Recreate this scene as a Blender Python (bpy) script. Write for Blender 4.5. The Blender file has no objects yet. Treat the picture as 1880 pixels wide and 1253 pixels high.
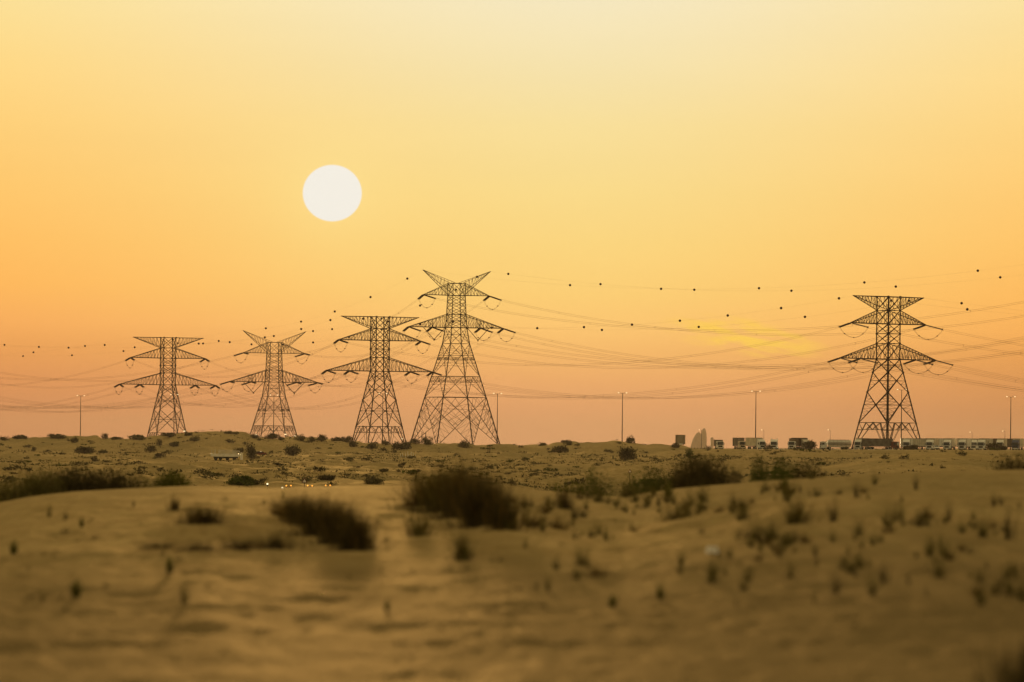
import bpy, math, random
import numpy as np
from mathutils import Vector, Matrix
R = math.radians
# ---------------------------------------------------------------- camera
F = 200.0 / 36.0 * 1880.0          # focal length in photo pixels
YH = 822.0                          # horizon row at the picture's centre column
ROLL = 0.0105
EYE = 5.0
sc = bpy.context.scene
col = sc.collection
pitch = math.atan((YH - 626.5) / F)
fw = Vector((0, math.cos(pitch), math.sin(pitch)))
r0 = Vector((1, 0, 0)); u0 = Vector((0, -math.sin(pitch), math.cos(pitch)))
rt = r0 * math.cos(ROLL) + u0 * math.sin(ROLL)
up = -r0 * math.sin(ROLL) + u0 * math.cos(ROLL)
cam_d = bpy.data.cameras.new('camera'); cam = bpy.data.objects.new('camera', cam_d); col.objects.link(cam)
m = Matrix((rt, up, -fw)).transposed().to_4x4(); m.translation = (0, 0, EYE)
cam.matrix_world = m
cam_d.lens = 200; cam_d.sensor_width = 36; cam_d.clip_start = 1; cam_d.clip_end = 90000
cam_d.dof.use_dof = True; cam_d.dof.focus_distance = 2200; cam_d.dof.aperture_fstop = 2.5
sc.camera = cam
def ray(px, py): return fw + rt * ((px - 940) / F) + up * ((626.5 - py) / F)
def at(px, py, Y):
    d = ray(px, py); return Vector((0, 0, EYE)) + d * (Y / d.y)
def proj(p):
    v = Vector(p) - Vector((0, 0, EYE)); k = v.dot(fw)
    return 940 + F * v.dot(rt) / k, 626.5 - F * v.dot(up) / k
# ---------------------------------------------------------------- light
sd = ray(610, 355).normalized()
SUN_AZ = math.degrees(math.atan2(sd.x, sd.y)); SUN_EL = math.degrees(math.asin(sd.z))
sl = bpy.data.lights.new('sun', 'SUN'); so = bpy.data.objects.new('sun', sl); col.objects.link(so)
sl.energy = 4.4; sl.angle = R(1.3); sl.color = (1.0, 0.72, 0.38)
so.rotation_euler = sd.to_track_quat('Z', 'Y').to_euler()
def s2l(c):
    return tuple(((x / 255 + .055) / 1.055) ** 2.4 if x / 255 > .04045 else x / 255 / 12.92 for x in c)
w = bpy.data.worlds.new('World'); sc.world = w; w.use_nodes = True
nt = w.node_tree; nt.nodes.clear()
def N(tree, t, **k):
    n = tree.nodes.new(t)
    for a, b in k.items(): setattr(n, a, b)
    return n
def mth(tree, op, a, b=None, c=None, clamp=False):
    n = tree.nodes.new('ShaderNodeMath'); n.operation = op; n.use_clamp = clamp
    for i, v in enumerate((a, b, c)):
        if v is None: continue
        if isinstance(v, (int, float)): n.inputs[i].default_value = v
        else: tree.links.new(v, n.inputs[i])
    return n.outputs[0]
def smooth(tree, v, a, b):
    n = tree.nodes.new('ShaderNodeMapRange'); n.interpolation_type = 'SMOOTHSTEP'
    tree.links.new(v, n.inputs[0]); n.inputs[1].default_value = a; n.inputs[2].default_value = b
    return n.outputs[0]
def mixc(tree, f, a, b, mode='MIX'):
    n = tree.nodes.new('ShaderNodeMix'); n.data_type = 'RGBA'; n.blend_type = mode
    for s, v in ((n.inputs[0], f), (n.inputs[6], a), (n.inputs[7], b)):
        if isinstance(v, (int, float)): s.default_value = v
        elif isinstance(v, tuple): s.default_value = v + (1,) if len(v) == 3 else v
        else: tree.links.new(v, s)
    return n.outputs[2]
tc = N(nt, 'ShaderNodeTexCoord'); nv = N(nt, 'ShaderNodeVectorMath', operation='NORMALIZE')
nt.links.new(tc.outputs['Generated'], nv.inputs[0])
sx = N(nt, 'ShaderNodeSeparateXYZ'); nt.links.new(nv.outputs[0], sx.inputs[0])
EL = mth(nt, 'MULTIPLY', mth(nt, 'ARCSINE', sx.outputs[2]), 57.2958)
AZ = mth(nt, 'MULTIPLY', mth(nt, 'ARCTAN2', sx.outputs[0], sx.outputs[1]), 57.2958)
def ramp(tree, fac, stops):
    n = tree.nodes.new('ShaderNodeValToRGB'); cr = n.color_ramp; cr.interpolation = 'B_SPLINE' if False else 'EASE' if False else 'LINEAR'
    tree.links.new(fac, n.inputs[0])
    stops = sorted(stops)
    cr.elements[0].position = stops[0][0]; cr.elements[0].color = s2l(stops[0][1]) + (1,)
    cr.elements[1].position = stops[-1][0]; cr.elements[1].color = s2l(stops[-1][1]) + (1,)
    for p, c in stops[1:-1]:
        e = cr.elements.new(p); e.color = s2l(c) + (1,)
    return n.outputs[0]
tE = mth(nt, 'DIVIDE', mth(nt, 'ADD', EL, 0.5), 6.0, clamp=True)
def st(lst): return [(((YH - py) / F * 57.2958 + .5) / 6.0, c) for py, c in lst]
SKY_C = [(0, (243, 229, 189)), (120, (244, 225, 172)), (230, (246, 221, 153)), (350, (248, 217, 138)), (450, (250, 212, 126)),
         (540, (252, 206, 117)), (600, (253, 198, 113)), (650, (246, 184, 106)), (700, (238, 171, 105)), (750, (229, 161, 105)), (810, (224, 157, 106))]
SKY_L = [(0, (250, 222, 146)), (120, (253, 214, 130)), (230, (254, 206, 118)), (350, (254, 197, 105)), (450, (255, 189, 95)),
         (530, (254, 181, 88)), (600, (248, 170, 88)), (650, (234, 156, 82)), (700, (222, 144, 82)), (750, (212, 136, 83)), (810, (206, 132, 85))]
SKY_R = [(0, (250, 222, 152)), (120, (252, 215, 136)), (230, (253, 208, 124)), (350, (254, 199, 110)), (450, (254, 192, 99)),
         (530, (253, 183, 90)), (600, (248, 172, 84)), (650, (230, 154, 78)), (700, (214, 142, 78)), (750, (200, 132, 78)), (810, (194, 128, 78))]
cC = ramp(nt, tE, st(SKY_C)); cL = ramp(nt, tE, st(SKY_L)); cR = ramp(nt, tE, st(SKY_R))
fL = smooth(nt, mth(nt, 'MULTIPLY', AZ, -1.0), -0.8, 6.6); fR = smooth(nt, AZ, 0.6, 6.6)
sky = mixc(nt, fR, mixc(nt, fL, cC, cL), cR)
# thin yellow cloud streak right of centre
cd = ray(1370, 618).normalized(); cA = math.degrees(math.atan2(cd.x, cd.y)); cE = math.degrees(math.asin(cd.z))
da = mth(nt, 'SUBTRACT', AZ, cA); de = mth(nt, 'ADD', mth(nt, 'SUBTRACT', EL, cE), mth(nt, 'MULTIPLY', da, 0.13))
rr = mth(nt, 'ADD', mth(nt, 'POWER', mth(nt, 'DIVIDE', da, 0.95), 2.0), mth(nt, 'POWER', mth(nt, 'ABSOLUTE', mth(nt, 'DIVIDE', de, 0.23)), 2.0))
cmask = mth(nt, 'SUBTRACT', 1.0, smooth(nt, rr, 0.0, 1.0))
cmb = N(nt, 'ShaderNodeCombineXYZ'); nt.links.new(mth(nt, 'MULTIPLY', da, 2.2), cmb.inputs[0]); nt.links.new(mth(nt, 'MULTIPLY', de, 11.0), cmb.inputs[1])
cn = N(nt, 'ShaderNodeTexNoise'); cn.inputs['Scale'].default_value = 1.0; cn.inputs['Detail'].default_value = 5; nt.links.new(cmb.outputs[0], cn.inputs['Vector'])
cf = mth(nt, 'MULTIPLY', cmask, smooth(nt, cn.outputs[0], 0.36, 0.62))
sky = mixc(nt, mth(nt, 'MULTIPLY', cf, 0.9), sky, s2l((255, 207, 84)))
# soft mottling of the haze layers
cmb2 = N(nt, 'ShaderNodeCombineXYZ'); nt.links.new(mth(nt, 'MULTIPLY', AZ, 0.22), cmb2.inputs[0]); nt.links.new(mth(nt, 'MULTIPLY', EL, 1.5), cmb2.inputs[1])
cn2 = N(nt, 'ShaderNodeTexNoise'); cn2.inputs['Scale'].default_value = 1.0; cn2.inputs['Detail'].default_value = 3; nt.links.new(cmb2.outputs[0], cn2.inputs['Vector'])
mv = mth(nt, 'ADD', 0.975, mth(nt, 'MULTIPLY', cn2.outputs[0], 0.05))
vm = N(nt, 'ShaderNodeVectorMath', operation='SCALE'); nt.links.new(sky, vm.inputs[0]); nt.links.new(mv, vm.inputs['Scale']); sky = vm.outputs[0]
# the sun's disc and its faint glow
dsa = mth(nt, 'SUBTRACT', AZ, SUN_AZ); dse = mth(nt, 'SUBTRACT', EL, SUN_EL)
r1 = mth(nt, 'SQRT', mth(nt, 'ADD', mth(nt, 'POWER', mth(nt, 'DIVIDE', dsa, 0.299), 2.0), mth(nt, 'POWER', mth(nt, 'DIVIDE', dse, 0.286), 2.0)))
glow = mth(nt, 'MULTIPLY', mth(nt, 'EXPONENT', mth(nt, 'MULTIPLY', r1, -0.7)), 0.55)
sky = mixc(nt, glow, sky, s2l((255, 232, 150)))
disc = mth(nt, 'SUBTRACT', 1.0, smooth(nt, r1, 0.955, 1.03))
# the rest of the dome: physical sky plus a warm fill added to light the ground, blended in well above and away from the photographed part
ns = N(nt, 'ShaderNodeTexSky', sky_type='NISHITA', sun_disc=False)
ns.sun_elevation = R(SUN_EL); ns.sun_rotation = R(SUN_AZ); ns.dust_density = 4.0; ns.altitude = 0
nsc = N(nt, 'ShaderNodeVectorMath', operation='MULTIPLY'); nt.links.new(ns.outputs[0], nsc.inputs[0]); nsc.inputs[1].default_value = (0.12, 0.09, 0.04)
side_ = mixc(nt, smooth(nt, mth(nt, 'MULTIPLY', sx.outputs[1], -1.0), -1.0, .8), (.50, .38, .18), (.24, .185, .095))
warm = N(nt, 'ShaderNodeVectorMath', operation='ADD'); nt.links.new(nsc.outputs[0], warm.inputs[0]); nt.links.new(side_, warm.inputs[1])
fU = smooth(nt, EL, 5.0, 38.0); fA = smooth(nt, mth(nt, 'ABSOLUTE', AZ), 8.0, 75.0)
fB = mth(nt, 'MAXIMUM', fU, fA)
sky = mixc(nt, fB, sky, warm.outputs[0])
sky = mixc(nt, disc, sky, s2l((243, 238, 226)))
bg = N(nt, 'ShaderNodeBackground'); nt.links.new(sky, bg.inputs[0]); bg.inputs[1].default_value = 0.52
wo = N(nt, 'ShaderNodeOutputWorld'); nt.links.new(bg.outputs[0], wo.inputs[0])
try: w.cycles.sampling_method = 'MANUAL'; w.cycles.sample_map_resolution = 2048
except Exception: pass
sc.view_settings.view_transform = 'Standard'; sc.view_settings.look = 'None'; sc.view_settings.exposure = 1.0; sc.view_settings.gamma = 1.0
sc.cycles.use_denoising = True
sc.cycles.volume_bounces = 0; sc.cycles.max_bounces = 5; sc.cycles.diffuse_bounces = 2; sc.cycles.glossy_bounces = 2
# ---------------------------------------------------------------- materials
def mat(name, c, rough=.8, metal=0, emit=None, es=1.0, var=0.0, scale=3.0, spec=.3):
    mm = bpy.data.materials.new(name); mm.use_nodes = True; t = mm.node_tree; b = t.nodes['Principled BSDF']
    b.inputs['Roughness'].default_value = rough; b.inputs['Metallic'].default_value = metal
    b.inputs['Specular IOR Level'].default_value = spec
    if emit:
        b.inputs['Emission Color'].default_value = emit + (1,); b.inputs['Emission Strength'].default_value = es
    o = N(t, 'ShaderNodeTexCoord'); n = N(t, 'ShaderNodeTexNoise'); n.inputs['Scale'].default_value = scale; n.inputs['Detail'].default_value = 4
    t.links.new(o.outputs['Object'], n.inputs['Vector'])
    lo = tuple(x * (1 - var) for x in c); hi = tuple(min(1, x * (1 + var)) for x in c)
    t.links.new(mixc(t, smooth(t, n.outputs[0], .3, .7), lo, hi), b.inputs['Base Color'])
    return mm
M = {}
def matv(name, c, var=.35, scale=1.5, rough=.75, trans=0.0):
    """foliage: colour differs from leaf to leaf"""
    mm = mat(name, c, 1.0, var=var, scale=scale, spec=0.0)
    return mm
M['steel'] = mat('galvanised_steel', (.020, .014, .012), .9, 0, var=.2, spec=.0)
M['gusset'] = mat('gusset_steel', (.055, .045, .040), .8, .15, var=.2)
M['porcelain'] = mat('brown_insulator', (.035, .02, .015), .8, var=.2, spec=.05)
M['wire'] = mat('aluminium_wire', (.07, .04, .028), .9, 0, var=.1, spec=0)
M['ball'] = mat('marker_paint', (.03, .012, .01), .9, var=.2, spec=0)
M['pole'] = mat('grey_pole_paint', (.06, .045, .04), .8, 0, var=.2, spec=.05)
M['lamp'] = mat('lit_lamp', (.8, .7, .5), .4, emit=(1.0, .80, .45), es=.6)
M['amber'] = mat('lit_amber_lamp', (.8, .35, .05), .4, emit=(1.0, .34, .04), es=1.7)
M['white_lamp'] = mat('lit_white_lamp', (.8, .8, .7), .4, emit=(1.0, .85, .5), es=1.2)
M['white'] = mat('dusty_white_paint', (.80, .76, .66), .45, var=.12, scale=.8)
M['cream'] = mat('dusty_cream_panel', (.62, .54, .40), .6, var=.15, scale=.6)
M['greybox'] = mat('grey_tarpaulin', (.16, .14, .115), .8, var=.25, scale=.7)
M['brownbox'] = mat('brown_tarpaulin', (.17, .12, .08), .8, var=.25, scale=.7)
M['maroon'] = mat('maroon_paint', (.14, .035, .025), .4, var=.15)
M['red'] = mat('red_car_paint', (.15, .025, .022), .5, var=.1)
M['blue'] = mat('dark_blue_paint', (.05, .06, .12), .4, var=.15)
M['dark'] = mat('dark_grille', (.03, .028, .025), .6, var=.2)
M['glass'] = mat('windscreen_glass', (.03, .035, .04), .12, var=.1, spec=.5)
M['tyre'] = mat('tyre_rubber', (.025, .023, .02), .9, var=.2)
M['steelbright'] = mat('tank_metal', (.60, .56, .48), .35, .3, var=.1)
M['concrete'] = mat('concrete', (.40, .35, .27), .9, var=.15)
M['panel'] = mat('board_back', (.30, .26, .20), .7, var=.12, scale=.5)
M['scrub'] = matv('dry_scrub_leaves', (.125, .108, .052), .45, .9)
M['scrub_dark'] = matv('dark_scrub_leaves', (.092, .076, .038), .4, .8)
M['scrub_green'] = matv('green_scrub_leaves', (.085, .098, .020), .35, 1.2)
M['bush'] = matv('dark_bush_twigs', (.080, .064, .026), .4, 4)
M['grass'] = matv('dry_green_grass', (.135, .118, .036), .4, 5)
M['grass_green'] = matv('green_grass', (.105, .110, .015), .35, 5)
M['dry'] = matv('brown_dry_blades', (.150, .105, .032), .4, 5)
M['twig'] = mat('woody_twig', (.07, .05, .03), .9, var=.3, scale=6)
M['far'] = mat('haze_tinted_cladding', (.37, .255, .148), .6, var=.1, scale=.05)  # orange haze tint put into the towers' base colour
# ---------------------------------------------------------------- mesh helpers
class MB:
    def __init__(s): s.v = []; s.f = []
    def add(s, vs, fs):
        b = len(s.v); s.v += [tuple(x) for x in vs]; s.f += [tuple(i + b for i in f) for f in fs]
    def bar(s, a, b, w, w2=None):
        a = Vector(a); b = Vector(b); d = b - a
        if d.length < 1e-6: return
        d.normalize(); h = Vector((0, 0, 1)) if abs(d.z) < .9 else Vector((1, 0, 0))
        x = d.cross(h).normalized(); y = d.cross(x).normalized(); w2 = w if w2 is None else w2
        x *= .5; y *= .5
        vs = [p + q * ww for p, ww in ((a, w), (b, w2)) for q in (x + y, x - y, -x - y, -x + y)]
        s.add(vs, [(0, 1, 5, 4), (1, 2, 6, 5), (2, 3, 7, 6), (3, 0, 4, 7), (3, 2, 1, 0), (4, 5, 6, 7)])
    def box(s, c, d):
        cx, cy, cz = c; x, y, z = d[0] / 2, d[1] / 2, d[2] / 2
        s.add([(cx + i * x, cy + j * y, cz + k * z) for k in (-1, 1) for j in (-1, 1) for i in (-1, 1)],
              [(0, 2, 3, 1), (4, 5, 7, 6), (0, 1, 5, 4), (2, 6, 7, 3), (0, 4, 6, 2), (1, 3, 7, 5)])
    def prism(s, prof, axis, a, b):
        """closed 2-D profile extruded along an axis"""
        n = len(prof); vs = []
        for t in (a, b):
            for p, q in prof:
                vs.append({'x': (t, p, q), 'y': (p, t, q), 'z': (p, q, t)}[axis])
        s.add(vs, [tuple(range(n - 1, -1, -1)), tuple(range(n, 2 * n))] + [(i, (i + 1) % n, n + (i + 1) % n, n + i) for i in range(n)])
    def tube(s, pts, r, n=6, rs=None):
        pts = [Vector(p) for p in pts]; k = len(pts); vs = []
        for i, p in enumerate(pts):
            d = (pts[min(i + 1, k - 1)] - pts[max(i - 1, 0)]).normalized()
            h = Vector((0, 0, 1)) if abs(d.z) < .9 else Vector((1, 0, 0))
            x = d.cross(h).normalized(); y = d.cross(x).normalized(); rad = rs[i] if rs else r
            vs += [p + (x * math.cos(2 * math.pi * j / n) + y * math.sin(2 * math.pi * j / n)) * rad for j in range(n)]
        fs = [(i * n + j, i * n + (j + 1) % n, (i + 1) * n + (j + 1) % n, (i + 1) * n + j) for i in range(k - 1) for j in range(n)]
        s.add(vs, fs + [tuple(range(n - 1, -1, -1)), tuple(range((k - 1) * n, k * n))])
    def mesh(s, name, mt):
        me = bpy.data.meshes.new(name); me.from_pydata(s.v, [], s.f); me.materials.append(mt); me.update(); return me
    def build(s, name, mt, parent=None, loc=(0, 0, 0)):
        return obj(name, s.mesh(name, mt), parent, loc)
def obj(name, me, parent=None, loc=(0, 0, 0)):
    o = bpy.data.objects.new(name, me); col.objects.link(o); o.location = loc
    if parent: o.parent = parent
    return o
def tag(o, label=None, cat=None, group=None, kind=None):
    if label: o['label'] = label
    if cat: o['category'] = cat
    if group: o['group'] = group
    if kind: o['kind'] = kind
    return o
def thing(name, loc, rz, label, cat, group=None):
    o = bpy.data.objects.new(name, None); col.objects.link(o); o.location = loc; o.rotation_euler = (0, 0, rz)
    return tag(o, label, cat, group)
def children(o): return [c for c in bpy.data.objects if c.parent == o]
def sph(r, seg=12, ring=8, c=(0, 0, 0), sq=(1, 1, 1)):
    b = MB(); vs = []
    for i in range(ring + 1):
        a = math.pi * i / ring
        for j in range(seg):
            t = 2 * math.pi * j / seg
            vs.append((c[0] + r * sq[0] * math.sin(a) * math.cos(t), c[1] + r * sq[1] * math.sin(a) * math.sin(t), c[2] + r * sq[2] * math.cos(a)))
    b.add(vs, [(i * seg + j, (i + 1) * seg + j, (i + 1) * seg + (j + 1) % seg, i * seg + (j + 1) % seg) for i in range(ring) for j in range(seg)])
    return b
# ---------------------------------------------------------------- terrain
def _h(i, j, s):
    n = (i.astype(np.int64) * 374761393 + j.astype(np.int64) * 668265263 + s * 69069) & 0x7fffffff
    n = ((n ^ (n >> 13)) * 1274126177) & 0x7fffffff
    return ((n ^ (n >> 16)) & 0xffff) / 65535.0
def vn(x, y, s=0):
    i = np.floor(x); j = np.floor(y); u = x - i; v = y - j
    u = u * u * u * (u * (u * 6 - 15) + 10); v = v * v * v * (v * (v * 6 - 15) + 10)
    return ((_h(i, j, s) * (1 - u) + _h(i + 1, j, s) * u) * (1 - v) + (_h(i, j + 1, s) * (1 - u) + _h(i + 1, j + 1, s) * u) * v) * 2 - 1
def fbm(x, y, o=4, s=0, g=.5):
    t = 0; a = 1.0
    for k in range(o):
        t = t + a * vn(x * 2 ** k + 17.3 * k, y * 2 ** k - 9.1 * k, s + k); a *= g
    return t
def sstep(a, b, x):
    t = np.clip((x - a) / (b - a), 0, 1); return t * t * (3 - 2 * t)
def zl(px, py, Y): return Y * ((YH + (px - 940) * ROLL) - py) / F      # height above the eye of picture row py at distance Y
def smax(a, b, k):
    h = np.clip(.5 + .5 * (a - b) / k, 0, 1); return b + (a - b) * h + k * h * (1 - h)
CREST = [(-400, 960), (-100, 938), (0, 925), (60, 913), (140, 904), (220, 899), (350, 893), (500, 897), (620, 893), (740, 892), (930, 890), (1000, 901), (1080, 911),
         (1150, 912), (1250, 898), (1400, 884), (1560, 874), (1700, 866), (1880, 862), (2300, 866)]
# name: polyline, distance, front width, back width, drop, noise amplitude
RIDGES = [
    ([(-600, 812), (-100, 808), (0, 806), (60, 804), (150, 804), (210, 808), (270, 808), (305, 801), (350, 796), (400, 793), (440, 796), (480, 803), (560, 806), (620, 806), (650, 812),
      (700, 817), (800, 817), (850, 818), (900, 819), (1000, 819), (1040, 815), (1100, 815), (1145, 811), (1185, 818), (1250, 823), (1320, 830), (1500, 850), (2400, 870)], 2060, 80, 260, 5.0, 1.0),
    ([(200, 850), (300, 836), (345, 824), (370, 820), (410, 821), (440, 832), (480, 846), (520, 862), (700, 890)], 1890, 45, 40, 3.5, .05),
    ([(200, 870), (340, 852), (370, 844), (440, 843), (500, 844), (560, 856), (620, 866), (700, 880)], 1740, 90, 60, 3.0, .2),
    ([(0, 852), (120, 846), (250, 846), (330, 850), (420, 866)], 1500, 70, 60, 3.0, .25),
    ([(900, 890), (1040, 876), (1090, 864), (1130, 857), (1165, 855), (1200, 861), (1270, 873), (1400, 900)], 900, 60, 40, 4.0, .03),
    ([(1220, 870), (1280, 852), (1320, 844), (1360, 843), (1400, 850), (1500, 868)], 1200, 50, 40, 4.0, .04),
    ([(900, 856), (1000, 852), (1100, 848), (1200, 842), (1300, 838), (1400, 842)], 1350, 70, 50, 3.0, .2),
    ([(1230, 850), (1330, 838), (1400, 829), (1450, 825), (1520, 827), (1590, 832), (1700, 836), (1800, 838), (1900, 834), (2300, 828)], 1620, 110, 60, 5.0, .2),
    ([(1340, 880), (1430, 866), (1500, 858), (1560, 850), (1600, 841), (1640, 835), (1700, 830), (1750, 828), (1800, 832), (1850, 839), (1885, 836), (1960, 822), (2300, 815)], 860, 130, 50, 5.0, .03),
]
def H(a, r):
    """ground height relative to the eye at bearing a (radians) and range r"""
    a = np.asarray(a, float); r = np.asarray(r, float)
    x = r * np.sin(a); y = r * np.cos(a)
    ta = np.tan(np.clip(a, -1.2, 1.2)); px = np.clip(940 + F * ta, -1200, 3000); Y = r
    # near dune
    cp = np.interp(px, [p for p, q in CREST], [q for p, q in CREST])
    Yc = 112 + 6 * np.sin(px / 330.0)
    zc = zl(px, cp, Yc)
    z40 = -1.62 + .10 * np.clip((px - 940) / 940, -2, 2) * 0.5
    t = np.clip((Y - 40) / (Yc - 40), -.5, 1)
    near = z40 + (zc - z40) * (t + .55 * t * (1 - t))
    near = near + sstep(2, 30, Y) * (1 - .9 * sstep(.75, 1.0, t)) * (.026 * fbm(x / 1.9 + .2 * y / 5, y / 5.5, 3, 11) + .017 * vn(x / .55 + .12 * y, y / 2.1, 5) + .012 * vn(x / .26, y / 1.1, 6) + .007 * vn(x / .12, y / .6, 8))
    # hollow left of the big tussock, and the mounds the tussocks hold
    def mound(z, mx, my, hh, wx, wy):
        X0 = (mx - 940) / F * my
        return z + hh * np.exp(-((x - X0) / wx) ** 2 - ((y - my) / wy) ** 2)
    for q in ((460, 80, .085, .75, 1.6), (400, 75.0, -.09, .9, 1.4), (605, 79, .17, .62, 1.6), (520, 73, -.09, .7, 1.4), (860, 92, .16, .95, 2.5), (690, 84, .06, .6, 1.6), (375, 91, .07, .5, 1.2),
              (1450, 84, .05, 1.5, 1.6), (1640, 80, .05, 1.8, 1.2), (1330, 78, .05, .9, 1.2), (1800, 84, -.06, 1.2, 1.6), (1100, 82, .05, .9, 1.5), (1150, 70, -.03, 2., .8)):
        near = mound(near, *q)
    px_ = 940 + F * x / np.maximum(y, 1.)
    for pa, pb, ys_, hh in ((260, 560, 76.2, .09), (1380, 1650, 74, .08), (980, 1180, 84, .04), (20, 240, 66, .03)):
        lat = sstep(pa, pa + 60, px_) * (1 - sstep(pb - 60, pb, px_)); yy = y - ys_ - .35 * np.sin(x * 3.1 + ys_)
        near = near + hh * lat * sstep(-.35, .35, yy) * (1 - sstep(2, 8, yy))
    # wheel tracks running across the foot of the dune
    for yt, dd in ((45.5, .016), (47.2, .016), (51.5, .010), (53.2, .010)):
        yy = y - yt - .25 * np.sin(x / 3.0) - .04 * x
        dd = dd * (.25 + .75 * sstep(-.5, .6, fbm(x / 2.6 + yt, y / 9., 2, 71)))
        near = near - dd * np.exp(-(yy / .28) ** 2) + dd * .5 * np.exp(-((yy - .5) / .25) ** 2)
    drop = sstep(0, 1, (Y - Yc) / 95.0)
    base = near * (1 - drop) + -3.9 * drop
    base = np.where(Y > Yc, base - .00022 * np.clip(Y - Yc, 0, 30) ** 2, base)
    # open plain
    far = np.interp(Y, [150, 600, 1200, 1700, 2150, 2600, 4000, 9000, 30000], [-4.2, -4.3, -4.4, -3.2, -1.0, -.3, -.5, -2, -8])
    tilt = np.clip(x, -260, 260) * .0095 * sstep(1500, 2200, Y)
    far = far + tilt
    env = sstep(230, 480, Y) * (1 - sstep(1950, 2150, Y)) + .10 * sstep(230, 480, Y)
    rg = 1 - np.abs(fbm(x / 55.0 + .6 * y / 90., y / 90.0, 3, 31)) * 1.6
    nz = env * (1.25 * (rg - .80) + .7 * fbm(x / 14., y / 34., 3, 41) + .25 * fbm(x / 4.2, y / 9., 2, 51))
    k = sstep(150, 260, Y)
    z = base * (1 - k) + (far + nz) * k
    for line, Y0, wf, wb, dd, na in RIDGES:
        zc2 = zl(px, np.interp(px, [p for p, q in line], [q for p, q in line]), Y0)
        s = np.where(Y < Y0, (Y0 - Y) / wf, (Y - Y0) / wb)
        rz = zc2 - dd * np.minimum(s, 2.5) ** 1.35 * 1.0 + na * (fbm(x / 9., y / 20., 3, 61) + .8 * fbm(x / 30., y / 60., 2, 62) * np.minimum(s * 2.5, 1))
        z = np.where(k > .99, smax(z, rz, .22), z)
    # level truck yard and road behind the dunes on the right
    ky = sstep(1800, 1850, Y) * (1 - sstep(2300, 2400, Y)) * sstep(1255, 1330, px)
    z = z * (1 - ky) + ky * (-.35 + np.clip(x, 40, 260) * .0075)
    return z
def gz(x, y): return EYE + float(H(math.atan2(x, y), math.hypot(x, y)))
def hit(px, py, y0=30., y1=3400.):
    """first ground point seen at that place, walking away from the camera"""
    d = ray(px, py); Y = np.concatenate([np.arange(y0, 130, .25), np.arange(130, y1, 2.0)]) if y0 < 130 else np.arange(y0, y1, 2.0)
    X = d.x / d.y * Y; Z = d.z / d.y * Y; g = H(np.arctan2(X, Y), np.hypot(X, Y))
    w_ = np.nonzero(Z <= g)[0]
    if len(w_) == 0: return None
    i = w_[0]; return Vector((X[i], Y[i], EYE + g[i]))
def on(px, Y):
    x = (px - 940) / F * Y; return Vector((x, Y, gz(x, Y)))
dense = np.linspace(R(-6.0), R(6.0), 620)
side = np.concatenate([np.linspace(R(6.15), R(14), 40), np.linspace(R(15), R(179.9), 55)])
ang = np.concatenate([-side[::-1], dense, side])
rad = np.concatenate([np.linspace(1.5, 30, 22)[:-1], np.linspace(30, 135, 640)[:-1], np.geomspace(135, 2400, 560)[:-1], np.geomspace(2400, 30000, 60)])
A_, R_ = np.meshgrid(ang, rad); Z_ = H(A_, R_) + EYE
V = np.stack([R_ * np.sin(A_), R_ * np.cos(A_), Z_], -1).reshape(-1, 3)
na_, nr_ = len(ang), len(rad)
I = (np.arange(nr_ - 1)[:, None] * na_ + np.arange(na_)[None, :]); J = (np.arange(nr_ - 1)[:, None] * na_ + (np.arange(na_)[None, :] + 1) % na_)
Q = np.stack([I, J, J + na_, I + na_], -1).reshape(-1, 4)[:, ::-1]
tg = bpy.data.meshes.new('ground'); tg.vertices.add(len(V)); tg.vertices.foreach_set('co', V.astype(np.float32).ravel())
tg.loops.add(Q.size); tg.loops.foreach_set('vertex_index', Q.astype(np.int32).ravel())
tg.polygons.add(len(Q)); tg.polygons.foreach_set('loop_start', np.arange(0, Q.size, 4, dtype=np.int32)); tg.polygons.foreach_set('loop_total', np.full(len(Q), 4, np.int32))
tg.polygons.foreach_set('use_smooth', np.ones(len(Q), bool)); tg.update(calc_edges=True)
SHEEN = .09
gm = bpy.data.materials.new('desert_sand'); gm.use_nodes = True; t = gm.node_tree; t.nodes.remove(t.nodes['Principled BSDF']); b = N(t, 'ShaderNodeBsdfDiffuse'); b.inputs['Roughness'].default_value = 1.0
gl = N(t, 'ShaderNodeBsdfGlossy'); gl.inputs['Roughness'].default_value = .72; gl.inputs['Color'].default_value = (.74, .54, .27, 1)   # grains glint towards a low sun
ms = N(t, 'ShaderNodeMixShader'); ms.inputs[0].default_value = SHEEN; t.links.new(b.outputs[0], ms.inputs[1]); t.links.new(gl.outputs[0], ms.inputs[2])
t.links.new(ms.outputs[0], t.nodes['Material Output'].inputs['Surface'])
geo = N(t, 'ShaderNodeNewGeometry')
def noise(t, sc_, det, vec=(1, 1, 1), rough=.55):
    mp = N(t, 'ShaderNodeMapping'); mp.inputs['Scale'].default_value = vec; t.links.new(geo.outputs['Position'], mp.inputs[0])
    n = N(t, 'ShaderNodeTexNoise'); n.inputs['Scale'].default_value = sc_; n.inputs['Detail'].default_value = det; n.inputs['Roughness'].default_value = rough
    t.links.new(mp.outputs[0], n.inputs['Vector']); return n.outputs[0]
n1 = noise(t, 1.3, 6, (1, .28, 1)); n2 = noise(t, .028, 6, (1, .5, 1), .65); n3 = noise(t, .22, 5, (1, .35, 1), .7)
c = mixc(t, smooth(t, n1, .3, .7), (.38, .262, .108), (.51, .370, .163))
c = mixc(t, mth(t, 'MULTIPLY', smooth(t, n3, .42, .72), .40), c, (.31, .225, .090))
c = mixc(t, mth(t, 'MULTIPLY', smooth(t, n2, .46, .60), .55), c, (.235, .190, .080))
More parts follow.
